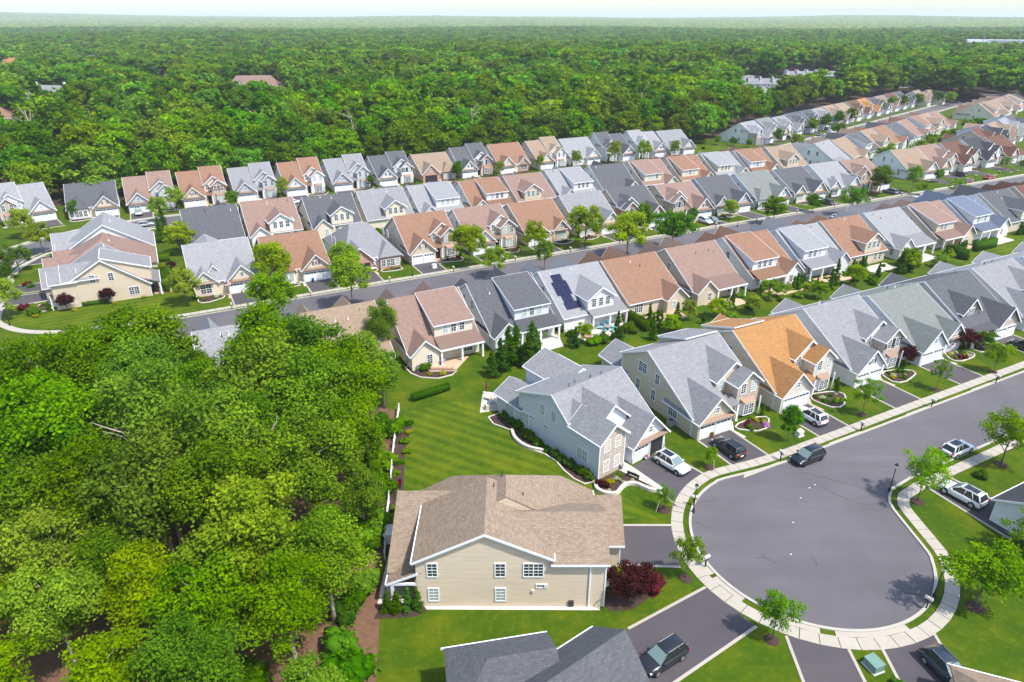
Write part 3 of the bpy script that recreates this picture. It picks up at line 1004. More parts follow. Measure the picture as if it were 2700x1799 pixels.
    # side windows
    for fc, xx in (('L', -hw), ('R', hw)):
        if fc in s.get('sides', 'LR'):
            for yy, zz, k in s.get('sw', ((5.5, 1.0, 's'), (9.3, 4.6, 's'), (12.6, 4.6, 's'), (10.5, 1.0, 's'), (13.6, 1.2, 's'), (8.0, 2.3, 'v'))):
                if zz + 1.7 < zprof(prof, yy): window(h, xx, yy, zz, fc, k)
    for k in range(3):
        yy = rnd.uniform(yR + 0.6, yR + 3) if s.get('visB', True) and not s.get('visF', True) else rnd.uniform(yR + 0.3, yR + 2)
        xx = rnd.uniform(-hw + 1, hw - 1)
        vent(h, xx, yy, zprof(prof, yy), rnd.choice((0.35, 0.5, 0.6)), rnd.choice(('pipe_dark', 'trim_white', 'metal_grey')))
    # corner boards
    yb = D if rear == 'low' else 17.4
    for xx in (-hw, hw):
        sgn = 1 if xx > 0 else -1
        e1, e2 = sorted((xx - sgn * 0.1, xx + sgn * 0.035))
        MB().box(e1, e2, 1.24, 1.4, 0, 2.95).obj('corner_board', 'trim_white', h)
        MB().box(e1, e2, yb - 0.1, yb + 0.04, 0, prof[-1][1] - 0.2).obj('corner_board', 'trim_white', h)
    return h

# ------------------------------------------------------------------ house rows
RN = {'grey': 'grey', 'light': 'pale grey', 'dark': 'charcoal', 'mid': 'slate grey', 'brown': 'brown', 'rust': 'rust brown', 'pink': 'dusty rose brown', 'tan': 'tan', 'taupe': 'taupe', 'orange': 'orange', 'green': 'greenish grey', 'blue': 'blue grey'}
WN = {'cream': 'cream', 'beige': 'beige', 'tan': 'tan', 'white': 'white', 'grey': 'grey', 'lgrey': 'pale grey', 'pinkish': 'off-white'}
ORD = ['first', 'second', 'third', 'fourth', 'fifth', 'sixth', 'seventh', 'eighth', 'ninth', 'tenth', 'eleventh', 'twelfth', 'thirteenth', 'fourteenth', 'fifteenth', 'sixteenth', 'seventeenth', 'eighteenth', 'nineteenth', 'twentieth']
FRONTS = []            # (house origin xy, rz, spec) of houses whose front garden is seen
BACKS = []
def row(specs, phrase, group, frame, line, face, visF, visB, start=0):
    """specs: list of (position along the street, dict)"""
    for i, (a, s) in enumerate(specs):
        s = dict(s)
        s['group'] = group
        s['roof'] = 'roof_' + s['roof']; s['wall'] = 'wall_' + s['wall']
        s['visF'], s['visB'] = visF, visB
        if not s.get('solar'):
            s['zR'] = s.get('zR', 8.7) + rnd.uniform(-.3, .35)
            s.setdefault('yR', 11.0 + rnd.uniform(-.5, .5))
        if face == 'B':
            s.setdefault('gz', rnd.choice((7.0, 7.4, 7.8))); s.setdefault('tz', rnd.choice((6.6, 7.2, 7.6)))
        if 'forest edge' in phrase and s.get('front') == 'two': s.setdefault('step', 0.9)
        rz = (TH if frame is AB else R(45)) + (0 if face == 'F' else math.pi) + R(s.get('dr', 0))
        p = frame(a, s.get('line', line))
        lab = f"{RN[s['roof'][5:]]} roofed {WN[s['wall'][5:]]} house, {ORD[start + i]} from left, {phrase}"
        s['nth'] = f"{ORD[start + i]} house from left, {phrase}"
        std_house(p, rz, s, lab)
        (FRONTS if visF else BACKS).append((p, rz, s))

ST_, SP_, BR_ = 'stone', 'stone_pale', 'brick_red'
row1 = [
 (63.4, dict(roof='grey', wall='tan', front='two', acc=ST_, rear='high', rt='', zR=8.8, rs=(0.5, 6.0), sides='L', sw=((5.2, 1.0, 'd'), (9.0, 4.2, 's'), (9.6, 1.4, 's'), (12.4, 4.6, 'd'), (13.2, 1.6, 's')), mr=-1)),
 (78.6, dict(roof='orange', wall='cream', front='two', acc=SP_, gacc=SP_, bacc=SP_, rear='high', rt='', zR=8.8, rs=(-6.0, -0.5), shut=None, sides='L', sw=((10.8, 4.6, 's'), (13.4, 4.2, 's')), wide=1, awn=False)),
 (94.4, dict(roof='grey', wall='white', front='two', acc=ST_, rear='high', rt='', zR=8.8, shut='shutter_dark', sides='L', sw=(), awn=False)),
 (109.9, dict(roof='green', wall='lgrey', front='one', acc='wall_lgrey', rear='high', rt='', zR=8.6, sides='L', sw=(), awn=False)),
 (124.0, dict(roof='mid', wall='pinkish', m=-1, front='dormer', acc=ST_, gacc=ST_, rear='high', rt='', zR=8.9, shut='shutter_dark', sides='L', sw=((7.6, 3.0, 's'), (9.6, 4.3, 's'), (11.4, 5.0, 'g'), (13.2, 4.6, 's')), awn=False)),
 (139.6, dict(roof='grey', wall='white', front='two', rear='high', rt='', zR=8.6)),
 (154.8, dict(roof='light', wall='white', front='one', rear='high', rt='', zR=8.6)),
 (170.0, dict(roof='grey', wall='white', front='one', rear='high', rt='', zR=8.6)),
]
row(row1, 'cul-de-sac street', 'houses facing the cul-de-sac street', AB, 56.3, 'F', True, False, 1)

row2 = [
 (6.6, dict(roof='light', wall='lgrey', front='turret', ghip=1, rt='')),
 (21.5, dict(roof='tan', wall='beige', front='turret', ghip=1, rt='')),
 (36.5, dict(roof='pink', wall='cream', front='turret', ghip=1, rt='wsp')),
 (51.3, dict(roof='mid', wall='lgrey', front='turret', ghip=1, rt='wsp')),
 (65.8, dict(roof='light', wall='white', front='turret', ghip=1, rt='gp', mr=1, solar=1)),
 (80.0, dict(roof='brown', wall='beige', front='turret', rt='w', mr=-1)),
 (95.3, dict(roof='pink', wall='tan', front='turret', rt='wp', mr=1)),
 (111.3, dict(roof='brown', wall='white', front='turret', rt='wsp', mr=-1)),
 (126.2, dict(roof='light', wall='lgrey', front='turret', rt='wsp', mr=-1)),
 (140.4, dict(roof='brown', wall='beige', front='turret', ghip=1, rt='g')),
 (156.0, dict(roof='light', wall='white', front='turret', rt='wp', mr=1)),
 (172.0, dict(roof='pink', wall='beige', front='turret', ghip=1, rt='wsp', mr=-1)),
 (187.0, dict(roof='blue', wall='white', front='turret', rt='wsp', mr=-1)),
 (202.2, dict(roof='mid', wall='cream', front='turret', rt='g', mr=1)),
 (217.5, dict(roof='rust', wall='beige', front='turret', ghip=1, rt='ws')),
 (232.6, dict(roof='rust', wall='beige', front='turret', ghip=1, rt='g')),
]
row(row2, 'near row seen from behind', 'houses with their backs to the cul-de-sac', AB, 114.5, 'B', False, True)

row3 = [
 (8.4, dict(roof='light', wall='cream', m=-1, front='one', baywin=1, dorm=1, rt='g')),
 (23.4, dict(roof='brown', wall='cream', m=-1, front='turret', acc='wall_white', shut='shutter_rust', zR=8.2)),
 (39.4, dict(roof='grey', wall='lgrey', m=1, front='turret', acc=BR_, gacc=BR_, hip=4.5, open=1, awn=False, zR=8.0)),
 (54.1, dict(roof='brown', wall='beige', m=1, front='two', acc=ST_, shut='shutter_rust', awn=False)),
 (69.6, dict(roof='pink', wall='white', m=1, front='two', acc=ST_, step=0.0)),
 (84.6, dict(roof='brown', wall='beige', m=1, front='one', acc='wall_beige', baywin=1, gz=5.4)),
 (99.8, dict(roof='grey', wall='cream', m=-1, front='one', rt='')),
 (115.0, dict(roof='mid', wall='beige', m=-1, front='two', acc=BR_, gacc=BR_, shut='shutter_dark', awn=False)),
 (131.4, dict(roof='pink', wall='beige', m=-1, front='two', acc=ST_, shut='shutter_dark')),
 (146.2, dict(roof='mid', wall='grey', m=-1, front='one', acc='wall_grey')),
 (162.0, dict(roof='green', wall='lgrey', m=-1, front='turret')),
 (177.8, dict(roof='mid', wall='cream', m=-1, front='one')),
 (193.4, dict(roof='light', wall='white', m=-1, front='one', dorm=1)),
 (208.4, dict(roof='pink', wall='beige', m=-1, front='two', acc='wall_beige')),
 (239.0, dict(roof='tan', wall='white', m=-1, front='one', hip=0, dr=-6, line=146.0, rear='high')),
 (254.8, dict(roof='pink', wall='beige', m=1, front='two', acc=ST_, line=147.0, dr=3)),
 (269.8, dict(roof='rust', wall='white', m=1, front='two', acc=ST_, line=147.6, dr=3)),
 (285.2, dict(roof='dark', wall='white', m=1, front='two', line=148.4, dr=3)),
]
row(row3, 'far side of middle street', 'houses along the far side of the middle street', AB, 141.8, 'F', True, False)
row(([(301.0, dict(roof='rust', wall='beige', m=1, front='turret', acc=ST_, line=149, dr=3))]), 'far side of middle street', 'houses along the far side of the middle street', AB, 141.8, 'F', True, False, 18)

row4 = [
 (10.0, dict(roof='mid', wall='beige', front='turret', rt='')),
 (24.0, dict(roof='pink', wall='white', front='turret', ghip=1, rt='gw', mr=1)),
 (39.3, dict(roof='mid', wall='cream', front='turret', ghip=1, rt='gw')),
 (53.8, dict(roof='grey', wall='cream', front='turret', ghip=1, rt='g', mr=1)),
 (68.6, dict(roof='light', wall='white', front='turret', ghip=1, rt='ws')),
 (84.0, dict(roof='brown', wall='white', front='turret', rt='wsp')),
 (98.8, dict(roof='pink', wall='beige', front='turret', rt='g', mr=-1)),
 (113.4, dict(roof='light', wall='white', front='turret', rt='ws')),
 (129.0, dict(roof='mid', wall='white', front='turret', rt='w', mr=-1)),
 (144.6, dict(roof='pink', wall='cream', front='turret', ghip=1, rt='ws', mr=-1)),
 (160.0, dict(roof='brown', wall='cream', front='turret', rt='ws', mr=-1)),
 (175.6, dict(roof='light', wall='cream', front='turret', rt='ws', mr=-1)),
 (190.4, dict(roof='brown', wall='white', front='turret', rt='wsp', mr=-1)),
 (206.0, dict(roof='tan', wall='beige', front='turret', rt='g', mr=-1)),
]
row(row4, 'middle row seen from behind', 'houses of the middle block seen from behind', AB, 194.0, 'B', False, True)

row5 = [
 (-17.6, dict(roof='mid', wall='cream', m=-1, front='turret', acc='wall_white', shut='shutter_rust', zR=8.0)),
 (-2.6, dict(roof='pink', wall='grey', m=1, front='two', acc='wall_grey')),
 (12.0, dict(roof='brown', wall='cream', m=1, front='two', acc=ST_, shut='shutter_rust')),
 (26.8, dict(roof='grey', wall='grey', m=1, front='two', acc='wall_grey')),
 (41.9, dict(roof='brown', wall='white', m=1, front='two', acc='wall_white')),
 (56.9, dict(roof='grey', wall='grey', m=1, front='two', acc='wall_grey')),
 (72.2, dict(roof='mid', wall='white', m=1, front='two', acc='wall_white', shut='shutter_dark')),
 (87.6, dict(roof='tan', wall='beige', m=1, front='turret', acc=BR_, gacc=BR_, zR=8.0, open=1, awn=False)),
 (102.3, dict(roof='mid', wall='white', m=1, front='two', acc=BR_, shut='shutter_dark')),
 (117.4, dict(roof='brown', wall='cream', m=1, front='one', acc=BR_, wide=1)),
 (133.8, dict(roof='tan', wall='cream', m=1, front='two', acc='wall_white')),
 (148.3, dict(roof='light', wall='white', m=-1, front='one')),
 (165.0, dict(roof='mid', wall='white', m=-1, front='two', acc='wall_white', shut='shutter_dark')),
 (181.0, dict(roof='light', wall='white', m=-1, front='two', acc='wall_white', shut='shutter_dark')),
 (195.6, dict(roof='grey', wall='grey', m=-1, front='one')),
]
row(row5, 'row along forest edge', 'houses along the forest edge', AB, 222.5, 'F', True, False, 1)
row([(-33.0, dict(roof='light', wall='lgrey', m=-1, front='two', acc=ST_, wide=1, dr=14, line=224.0))], 'row along forest edge', 'houses along the forest edge', AB, 222.5, 'F', True, False)

# three houses on the left that face the side street
for b, rf, wl, nm, z, k in ((154.6, 'roof_grey', 'wall_beige', 'grey roofed beige corner house with two purple trees before its long side wall', 8.8, dict(front='two', rear='low', D=18.6, rt='sp', mr=-1, m=1)),
                      (168.0, 'roof_pink', 'wall_cream', 'rose brown roofed house wedged between two grey roofs facing the side street', 8.6, dict(front='one', hip=4.0, m=-1)),
                      (182.0, 'roof_light', 'wall_white', 'pale grey roofed house nearest the street bend, facing the side street', 9.0, dict(front='one', m=1))):
    s = dict(roof=rf, wall=wl, zR=z, visF=True, visB=True, acc=wl, sides='LR', sw=((4.5, 1.0, 'd'), (9.0, 4.4, 's'), (12.2, 4.4, 's'), (15.6, 0.9, 'd')), group='houses facing the side street', **k)
    if b == 168.0: s['sides'] = ''
    p = AB(-24.0, b)
    std_house(p, TH - math.pi / 2, s, nm)
    FRONTS.append((p, TH - math.pi / 2, s))

# far diagonal street: row with its front to us, row with its back to us, and the last rows
f7 = [('light', 'white', 'two'), ('green', 'beige', 'two'), ('grey', 'lgrey', 'two'), ('mid', 'white', 'two'), ('mid', 'white', 'two'), ('grey', 'white', 'two'), ('tan', 'beige', 'two'), ('tan', 'cream', 'one'), ('rust', 'white', 'two'), ('orange', 'beige', 'two'), ('mid', 'white', 'two'), ('pink', 'cream', 'one'), ('rust', 'white', 'two'), ('mid', 'white', 'two')]
row([(303 + 15.1 * i, dict(roof=r_, wall=w_, front=f_, m=-1, acc='wall_' + w_ if i % 3 else ST_)) for i, (r_, w_, f_) in enumerate(f7)], 'far diagonal street', 'houses facing the far diagonal street', TN, 141.0, 'F', True, False)
row([(520, dict(roof='tan', wall='cream', front='two', m=1, line=136)), (536, dict(roof='tan', wall='beige', front='two', m=1, line=132))], 'far diagonal street', 'houses facing the far diagonal street', TN, 138.0, 'F', True, False, 14)
f6 = [('light', 'white'), ('tan', 'cream'), ('mid', 'white'), ('tan', 'cream'), ('brown', 'white'), ('mid', 'white'), ('pink', 'white'), ('brown', 'white'), ('tan', 'cream'), ('pink', 'white')]
row([(271 + 15.0 * i, dict(roof=r_, wall=w_, front='turret', rt=('p', 'w', 's', 'g', 'w')[i % 5], mr=-1)) for i, (r_, w_) in enumerate(f6)], 'row backing onto tree strip', 'houses backing onto the tree strip', TN, 115.5, 'B', False, True)
f8 = [('pink', 'cream'), ('tan', 'beige'), ('tan', 'cream'), ('pink', 'beige'), ('tan', 'white'), ('mid', 'white'), ('pink', 'cream')]
row([(466 + 15.2 * i, dict(roof=r_, wall=w_, front='turret', rt=('s', 'w', 'g', 'w')[i % 4])) for i, (r_, w_) in enumerate(f8)], 'last row, upper right', 'houses at the upper right', TN, 108.0, 'B', False, True)
f9 = [('mid', 'white'), ('light', 'white'), ('tan', 'cream'), ('dark', 'white'), ('rust', 'beige')]
row([(412 - 15.2 * (4 - i), dict(roof=r_, wall=w_, front='two', rt=('w', 's', 'g', 'w', 's')[i % 5])) for i, (r_, w_) in enumerate(f9[::-1])], 'beyond tree strip, right edge', 'houses beyond the tree strip', TN, 62.0, 'F', True, True)
row([(415 + 15.2 * i, dict(roof=('brown', 'tan', 'pink', 'tan')[i], wall='beige', front='two', rt='s')) for i in range(4)], 'topmost row, right edge', 'houses at the upper right', TN, 36.0, 'F', True, True)

# ------------------------------------------------------------------ the near houses built one by one
def P_R(h, parts):
    pass
# pale blue-grey corner house beside the bulb
def house_corner():
    th = R(37.8)
    ox, oy = 10.5, 67.8                        # front-left corner
    h = tag(empty('house', (ox, oy, 0), th), 'pale blue-grey sided corner house with slate roof beside the striped lawn', 'house')
    w, r_ = 'wall_lgrey', 'roof_grey'
    # main block: ridge across, y = depth
    gable(h, 'x', 4.4, 11.8, [(1.6, 3.2), (8.6, 8.2), (15.6, 5.6)], w, r_, oh=(0, .35), eo=0.3, ends=(0, 1))
    gable(h, 'x', 0.0, 4.4, [(5.6, 5.75), (8.6, 8.2), (15.6, 5.6)], w, r_, oh=(.35, 0), eo=0.3, ends=(1, 0))
    gable(h, 'y', 0.02, 5.6, [(0.01, 5.5), (2.2, 7.3), (4.4, 5.5)], w, r_, oh=(0.45, 0))
    MB().add([(0.0, -0.04, 0), (4.42, -0.04, 0), (4.42, -0.04, 5.35), (2.2, -0.04, 7.1), (0.0, -0.04, 5.35), (0.0, 0.0, 0), (4.42, 0.0, 0), (4.42, 0.0, 5.35), (2.2, 0.0, 7.1), (0.0, 0.0, 5.35)], [(0, 1, 2, 3, 4), (0, 5, 6, 1), (1, 6, 7, 2), (0, 4, 9, 5)]).obj('stone_facade', 'stone', h)
    gable(h, 'y', 5.5, 8.8, [(0.35, 5.75), (2.2, 7.3), (4.4, 5.5)], w, r_, oh=(0, 0), eo=0, walls=False, trim=False)
    gable(h, 'y', 2.6, 9.0, [(2.0, 5.6), (4.6, 7.9), (7.2, 5.6)], w, r_, oh=(0.4, 0))
    gable(h, 'y', -0.3, 7.5, [(5.6, 3.0), (8.7, 6.2), (11.8, 3.0)], w, r_, oh=(0.5, 0))
    # rear: low wing left, raised shed wing right
    gable(h, 'y', 14.5, 20.6, [(0.0, 3.1), (2.6, 4.6), (5.0, 3.1)], w, r_, oh=(0, 0.4))
    gable(h, 'y', 13.0, 21.0, [(5.6, 5.4), (9.4, 7.0), (11.7, 5.4)], w, r_, oh=(0, 0.4))
    for x, y, z, f, k in ((-0.0, 2.9, 1.4, 'L', 'd'), (0.0, 8.4, 4.2, 'L', 's'), (0.0, 10.6, 4.2, 'L', 's'), (0.0, 9.8, 2.6, 'L', 'v'), (0.0, 12.8, 2.6, 'L', 'v'), (0.0, 14.4, 1.2, 'L', 'd'), (0.0, 17.6, 1.0, 'L', 'd')):
        window(h, x - 0.002, y, z, f, k, blind=(k != 'v'))
    for x, z in ((1.25, 0.8), (3.1, 0.8), (1.25, 3.7), (3.1, 3.7)):
        window(h, x, 0, z, 'F', 's', blind=True)
    window(h, 8.7, -0.3, 3.7, 'F', 'g')
    awning(h, 6.0, 11.6, -0.3, 3.05)
    garage_door(h, 7.2, -0.3)
    MB().box(8.9, 11.3, -0.33, -0.27, 0, 2.2).obj('garage_opening', 'dark_gap', h)
    MB().box(8.75, 8.9, -0.4, -0.2, 0, 2.3).box(11.3, 11.45, -0.4, -0.2, 0, 2.3).box(8.75, 11.45, -0.41, -0.2, 2.2, 2.35).obj('door_frame', 'trim_white', h)
    MB().box(5.6, 5.95, -0.38, -0.28, 0, 0.8).obj('stone_base', 'stone', h)
    MB().box(11.5, 11.85, -0.38, -0.28, 0, 0.8).obj('stone_base', 'stone', h)
    MB().slab([(4.3, 3.0, 3.6), (5.7, 3.0, 3.6), (5.7, 0.1, 2.7), (4.3, 0.1, 2.7)], 0.15).obj('porch_roof', r_, h)
    MB().box(4.5, 5.5, 2.1, 2.2, 0, 2.2).obj('front_door', 'front_door', h)
    for x, y, z in ((3.2, 9.2, 7.95), (7, 9.2, 8.0), (8.8, 9.0, 8.05), (4.6, 9.6, 7.8), (2.2, 4.5, 6.85)):
        vent(h, x, y, z, 0.5)
    MB().box(-0.04, 0.1, -0.045, 0.05, 0, 5.3).obj('corner_board', 'trim_white', h)
    MB().box(4.3, 4.43, -0.045, 0.05, 0, 5.3).obj('corner_board', 'trim_white', h)
    return h
house_corner()

# tan house in front of the wood, its long side wall to the camera (local x -> +Y, y -> -X)
def house_tan():
    ox, oy = 11.0, 48.0                        # front line x = 11, near side wall y = 48
    h = tag(empty('house', (ox, oy, 0), math.pi / 2), 'beige clapboard house with taupe shingle roof beside the wood', 'house')
    w, r_ = 'wall_beige', 'roof_taupe'
    # local: x = world y - 48, y = 11 - world x
    # near block: broad cross gable whose gable wall faces the camera (ridge along local x)
    gable(h, 'x', 0.0, 8.2, [(7.4, 6.25), (13.5, 9.1), (20.0, 5.85)], w, r_, oh=(0.3, 0), eo=0.3, ends=(1, 0))
    # far block with clipped far end
    gable(h, 'x', 5.0, 12.4, [(2.4, 4.1), (11.6, 9.15), (21.1, 3.9)], w, r_, oh=(0, 0.35), eo=0.3, hip_hi=(4.2, 5.9), ends=(0, 0))
    # two storey front bay (ridge along local y), eave to the camera
    gable(h, 'y', 2.2, 7.4, [(0.02, 5.75), (4.1, 8.05), (8.2, 5.75)], w, r_, oh=(0.3, 0), eo=0.35, ends=(0, 0))
    gable(h, 'y', 7.38, 11.5, [(0.45, 5.99), (4.1, 8.05), (8.2, 5.75)], w, r_, oh=(0, 0), eo=0, walls=False, trim=False)
    # garage wing
    gable(h, 'y', 0.0, 9.0, [(5.2, 3.4), (8.8, 6.35), (12.38, 3.4)], w, r_, oh=(0.35, 0), eo=0.35, ends=(0, 0))
    # rear covered terrace: slope falling to the wood
    gable(h, 'x', 1.0, 11.0, [(20.05, 4.1), (22.6, 2.95)], w, r_, oh=(1.0, 1.0), eo=0.3, walls=False)
    gable(h, 'y', 14.5, 23.0, [(1.5, 3.2), (9.6, 6.3), (12.3, 4.2)], w, r_, oh=(0, 0), eo=0.3, walls=False, trim=False)
    MB().box(0.2, 12.2, 19.6, 20.2, 0, 3.2).obj('wall', w, h)
    MB().box(0.05, 0.35, 22.2, 22.5, 0, 2.75).obj('column', 'trim_white', h)
    MB().box(0.02, 0.2, 20.0, 22.8, 2.62, 2.86).obj('trim', 'trim_white', h)
    MB().box(11.5, 11.8, 22.2, 22.5, 0, 2.75).obj('column', 'trim_white', h)
    for y, z, k, b in ((18.45, 3.85, 's', False), (12.1, 3.85, 's', False), (9.0, 3.85, 'd', False), (18.45, 0.8, 's', True), (12.1, 0.8, 's', True), (8.2, 2.5, 'v', False)):
        window(h, -0.002, y, z, 'L', k, blind=b)
    window(h, 2.8, 2.2, 3.6, 'F', 's'); window(h, 5.0, 2.2, 3.6, 'F', 's')
    MB().prism([(1.6, 2.2, 0.3), (2.0, 1.5, 0.3), (4.2, 1.5, 0.3), (4.6, 2.2, 0.3)], (0, 0, 2.2)).obj('bay', 'trim_white', h)
    window(h, 3.1, 1.5, 0.6, 'F', 'd')
    MB().add([(1.4, 2.2, 3.1), (4.8, 2.2, 3.1), (4.4, 1.2, 2.52), (1.8, 1.2, 2.52), (1.4, 2.2, 2.53), (4.8, 2.2, 2.53)], [(0, 1, 2, 3), (0, 3, 4), (1, 5, 2), (3, 2, 5, 4)]).obj('bay_roof', 'copper', h)
    garage_door(h, 7.4, 0); garage_door(h, 10.2, 0)
    MB().box(-0.04, 0.1, 2.16, 2.3, 0, 5.55).obj('corner_board', 'trim_white', h)
    MB().box(5.16, 5.3, -0.04, 0.1, 0, 3.2).obj('corner_board', 'trim_white', h)
    MB().box(-0.1, 0.0, 3.6, 3.75, 0.1, 5.5).obj('downpipe', 'trim_white', h)
    MB().box(-0.14, 0.0, 8.9, 9.15, 1.9, 2.15).obj('meter_box', 'concrete_pale', h)
    MB().box(-0.16, 0.0, 5.1, 5.6, 0.15, 0.8).obj('hose_reel', 'pipe_dark', h)
    MB().lathe([(0.1, 0), (0.1, 0.2)], 8).obj('vent_cap', 'trim_white', h, (-0.08, 7.9, 2.7))
    for x, y, z, t in ((8.6, 12.0, 8.9, 0.6), (7.0, 12.8, 8.4, 0.9), (6.6, 14.0, 7.8, 0.5), (9.0, 13.4, 8.1, 0.4), (8.4, 14.4, 7.6, 0.5), (6.4, 9.9, 8.1, 0.5)):
        vent(h, x, y, z, t)
    return h
house_tan()

# slate grey house cut by the bottom edge of the picture
def house_bottom():
    h = tag(empty('house', (9.0, 38.9, 0), R(36.3)), 'grey shingled roof of the house cut off by the bottom edge', 'house')
    gable(h, 'x', -15, -0.35, [(-3.2, 4.1), (0, 7.2), (3.2, 4.6)], 'wall_lgrey', 'roof_mid', ends=(0, 0))
    w = ob('wing', None, h, (-8.2, 4.0, 0), R(-25.3))
    gable(w, 'x', -5.0, 3.2, [(-9, 2.8), (0, 6.3), (2.6, 4.9)], 'wall_lgrey', 'roof_mid', hip_lo=(3.4, 4.6), ends=(0, 0))
    garage_door(h, -0.35, 0, 4.9, 'R')
    return h
house_bottom()
def house_side(loc, rz, lab, roof, wall, prof, lo, hi, extra=None, **k):
    h = tag(empty('house', (*loc, 0), rz), lab, 'house')
    gable(h, 'x', lo, hi, prof, wall, roof, **k)
    if extra: extra(h)
    return h
house_side((63.0, 57.4), TH, 'white sided house with charcoal roof cut off by the right edge beyond the white car', 'roof_dark', 'wall_white', [(-7, 3.0), (0, 6.6), (7, 3.0)], -6.8, 7)
house_side((38.5, 31.6), R(-20), 'brown roof corner at the bottom right edge beside a red bush', 'roof_tan', 'wall_beige', [(-6, 3.0), (0, 6.2), (6, 3.0)], -4.5, 9, hip_lo=(4, 3.0))

# solar panels on the white house that shows its back
def solar():
    h = [o for o in bpy.data.objects if o.get('label', '').startswith('pale grey roofed white house, fifth') and 'near row' in o['label']][0]
    sl = (3.0 - 8.7) / (20.3 - 11.0)
    for (x, y, n) in ((2.6, 12.3, 2), (2.15, 13.7, 3), (2.2, 15.1, 3), (2.7, 16.5, 2), (1.9, 17.9, 3)):
        for k in range(n):
            x0 = x + k * 1.05
            pts = []
            for dx, dy in ((0, 0), (1.0, 0), (1.0, 1.32), (0, 1.32)):
                pts.append((x0 + dx, y + dy, 8.7 + sl * (y + dy - 11.0) + 0.14))
            MB().slab(pts, 0.05).obj('solar_panel', 'solar_cell', h)
solar()

# dark valley shaft: far buildings among the forest
def far_house(x, y, rz, w, d, e, r_, roof, wall, lab, chim=False):
    h = tag(empty('house', (x, y, 0), rz), lab, 'house')
    gable(h, 'x', -w / 2, w / 2, [(-d / 2, e), (0, r_), (d / 2, e)], wall, roof, hip_lo=(d * .4, e), hip_hi=(d * .4, e))
    gable(h, 'y', -d / 2 - 3, 0, [(-w / 4 - 3, e), (-w / 4, r_ - 1), (-w / 4 + 3, e)], wall, roof)
    for k in (-1, 0, 1): window(h, k * w / 4 + 2, -d / 2, 1.0, 'F', 'd')
    if chim:
        for xx in (-w * .35, w * .35): MB().box(xx - .6, xx + .6, -.6, .6, r_ - 2, r_ + 2).obj('chimney', 'trim_white', h)
    return h
far_house(-185, 520, R(10), 34, 14, 8, 14.5, 'roof_pink', 'wall_pinkish', 'large pale hipped house standing in the forest, upper left')
far_house(-300, 470, R(-10), 30, 12, 7, 12, 'roof_light', 'wall_white', 'white house with two tall chimneys half sunk in the forest', True)
far_house(-262, 350, R(30), 26, 14, 7, 12.5, 'roof_brown', 'wall_cream', 'brown roofed house at the left edge of the forest')
far_house(-470, 690, R(20), 18, 16, 7, 18, 'roof_orange', 'wall_cream', 'steep orange-brown roof rising from the far left forest')
far_house(-480, 830, R(20), 26, 14, 8, 14, 'roof_light', 'wall_white', 'small pale house in the far left forest behind the orange roof')
far_house(560, 640, R(-20), 40, 18, 8, 14, 'roof_brown', 'wall_terra', 'terracotta house in the forest at the upper right')
# townhouse blocks among the trees, upper right
def townhouses(x, y, rz, n, lab):
    h = tag(empty('townhouse_block', (x, y, 0), rz), lab, 'townhouses', 'grey townhouses in the forest')
    for k in range(n):
        x0 = (k - n / 2) * 9.0
        yy = -1.2 * (k % 2)
        gable(h, 'x', x0, x0 + 8.8, [(-6 + yy, 6.2), (0 + yy, 9.6), (6 + yy, 6.0)], 'wall_grey' if k % 2 else 'wall_lgrey', 'roof_grey', oh=(0, 0), trim=True)
        MB().box(x0 - 0.35, x0 + 0.35, -4 + yy, 2 + yy, 0, 10.8).obj('party_wall', 'trim_white', h)
        window(h, x0 + 3, -6 + yy, 4.0, 'F', 'd'); window(h, x0 + 6, -6 + yy, 4.0, 'F', 's'); window(h, x0 + 4.5, -6 + yy, 0.8, 'F', 'd')
    return h
townhouses(262, 640, R(5), 5, 'grey townhouse block with white party walls in a clearing, farthest of its group')
townhouses(196, 560, R(-8), 5, 'row of grey townhouses left of the clearing, half behind trees')
townhouses(158, 470, R(40), 3, 'small grey townhouse block nearest the houses, left of its group')
townhouses(330, 660, R(-20), 2, 'pair of grey townhouses right of the clearing behind trees')
townhouses(215, 690, R(-5), 3, 'short grey townhouse block behind the others, upper left of the clearing')
sheet('parking_lot', [(150, 590), (330, 590), (345, 640), (250, 630), (150, 540)], 0.008, 'concrete_pale')
sheet('parking_lot', [(30, 930), (190, 930), (190, 985), (30, 985)], 0.008, 'concrete_pale')
def flat_building(x, y, rz, w, d, hh, lab):
    b = tag(empty('flat_roofed_building', (x, y, 0), rz), lab, 'building')
    MB().box(-w / 2, w / 2, -d / 2, d / 2, 0, hh).obj('wall', 'wall_white', b)
    MB().box(-w / 2 - .5, w / 2 + .5, -d / 2 - .5, d / 2 + .5, hh, hh + 1.0).obj('roof', 'trim_white', b)
    MB().box(-w / 2, -w / 6, -d / 2 - 4, -d / 2, 0, hh - 3).obj('wing', 'wall_white', b)
    MB().box(-w / 2 - .4, -w / 6 + .4, -d / 2 - 4.4, -d / 2, hh - 2.99, hh - 2.4).obj('canopy', 'trim_white', b)
    for k in range(9):
        window(b, -w / 2 + 6 + k * (w - 12) / 8, -d / 2, hh - 6, 'F', 'q')
    return b
flat_building(110, 985, R(-12), 92, 30, 17, 'long white flat-roofed building in a forest clearing')
flat_building(770, 1180, R(-25), 80, 20, 20, 'low white shed by the far right forest clearing')

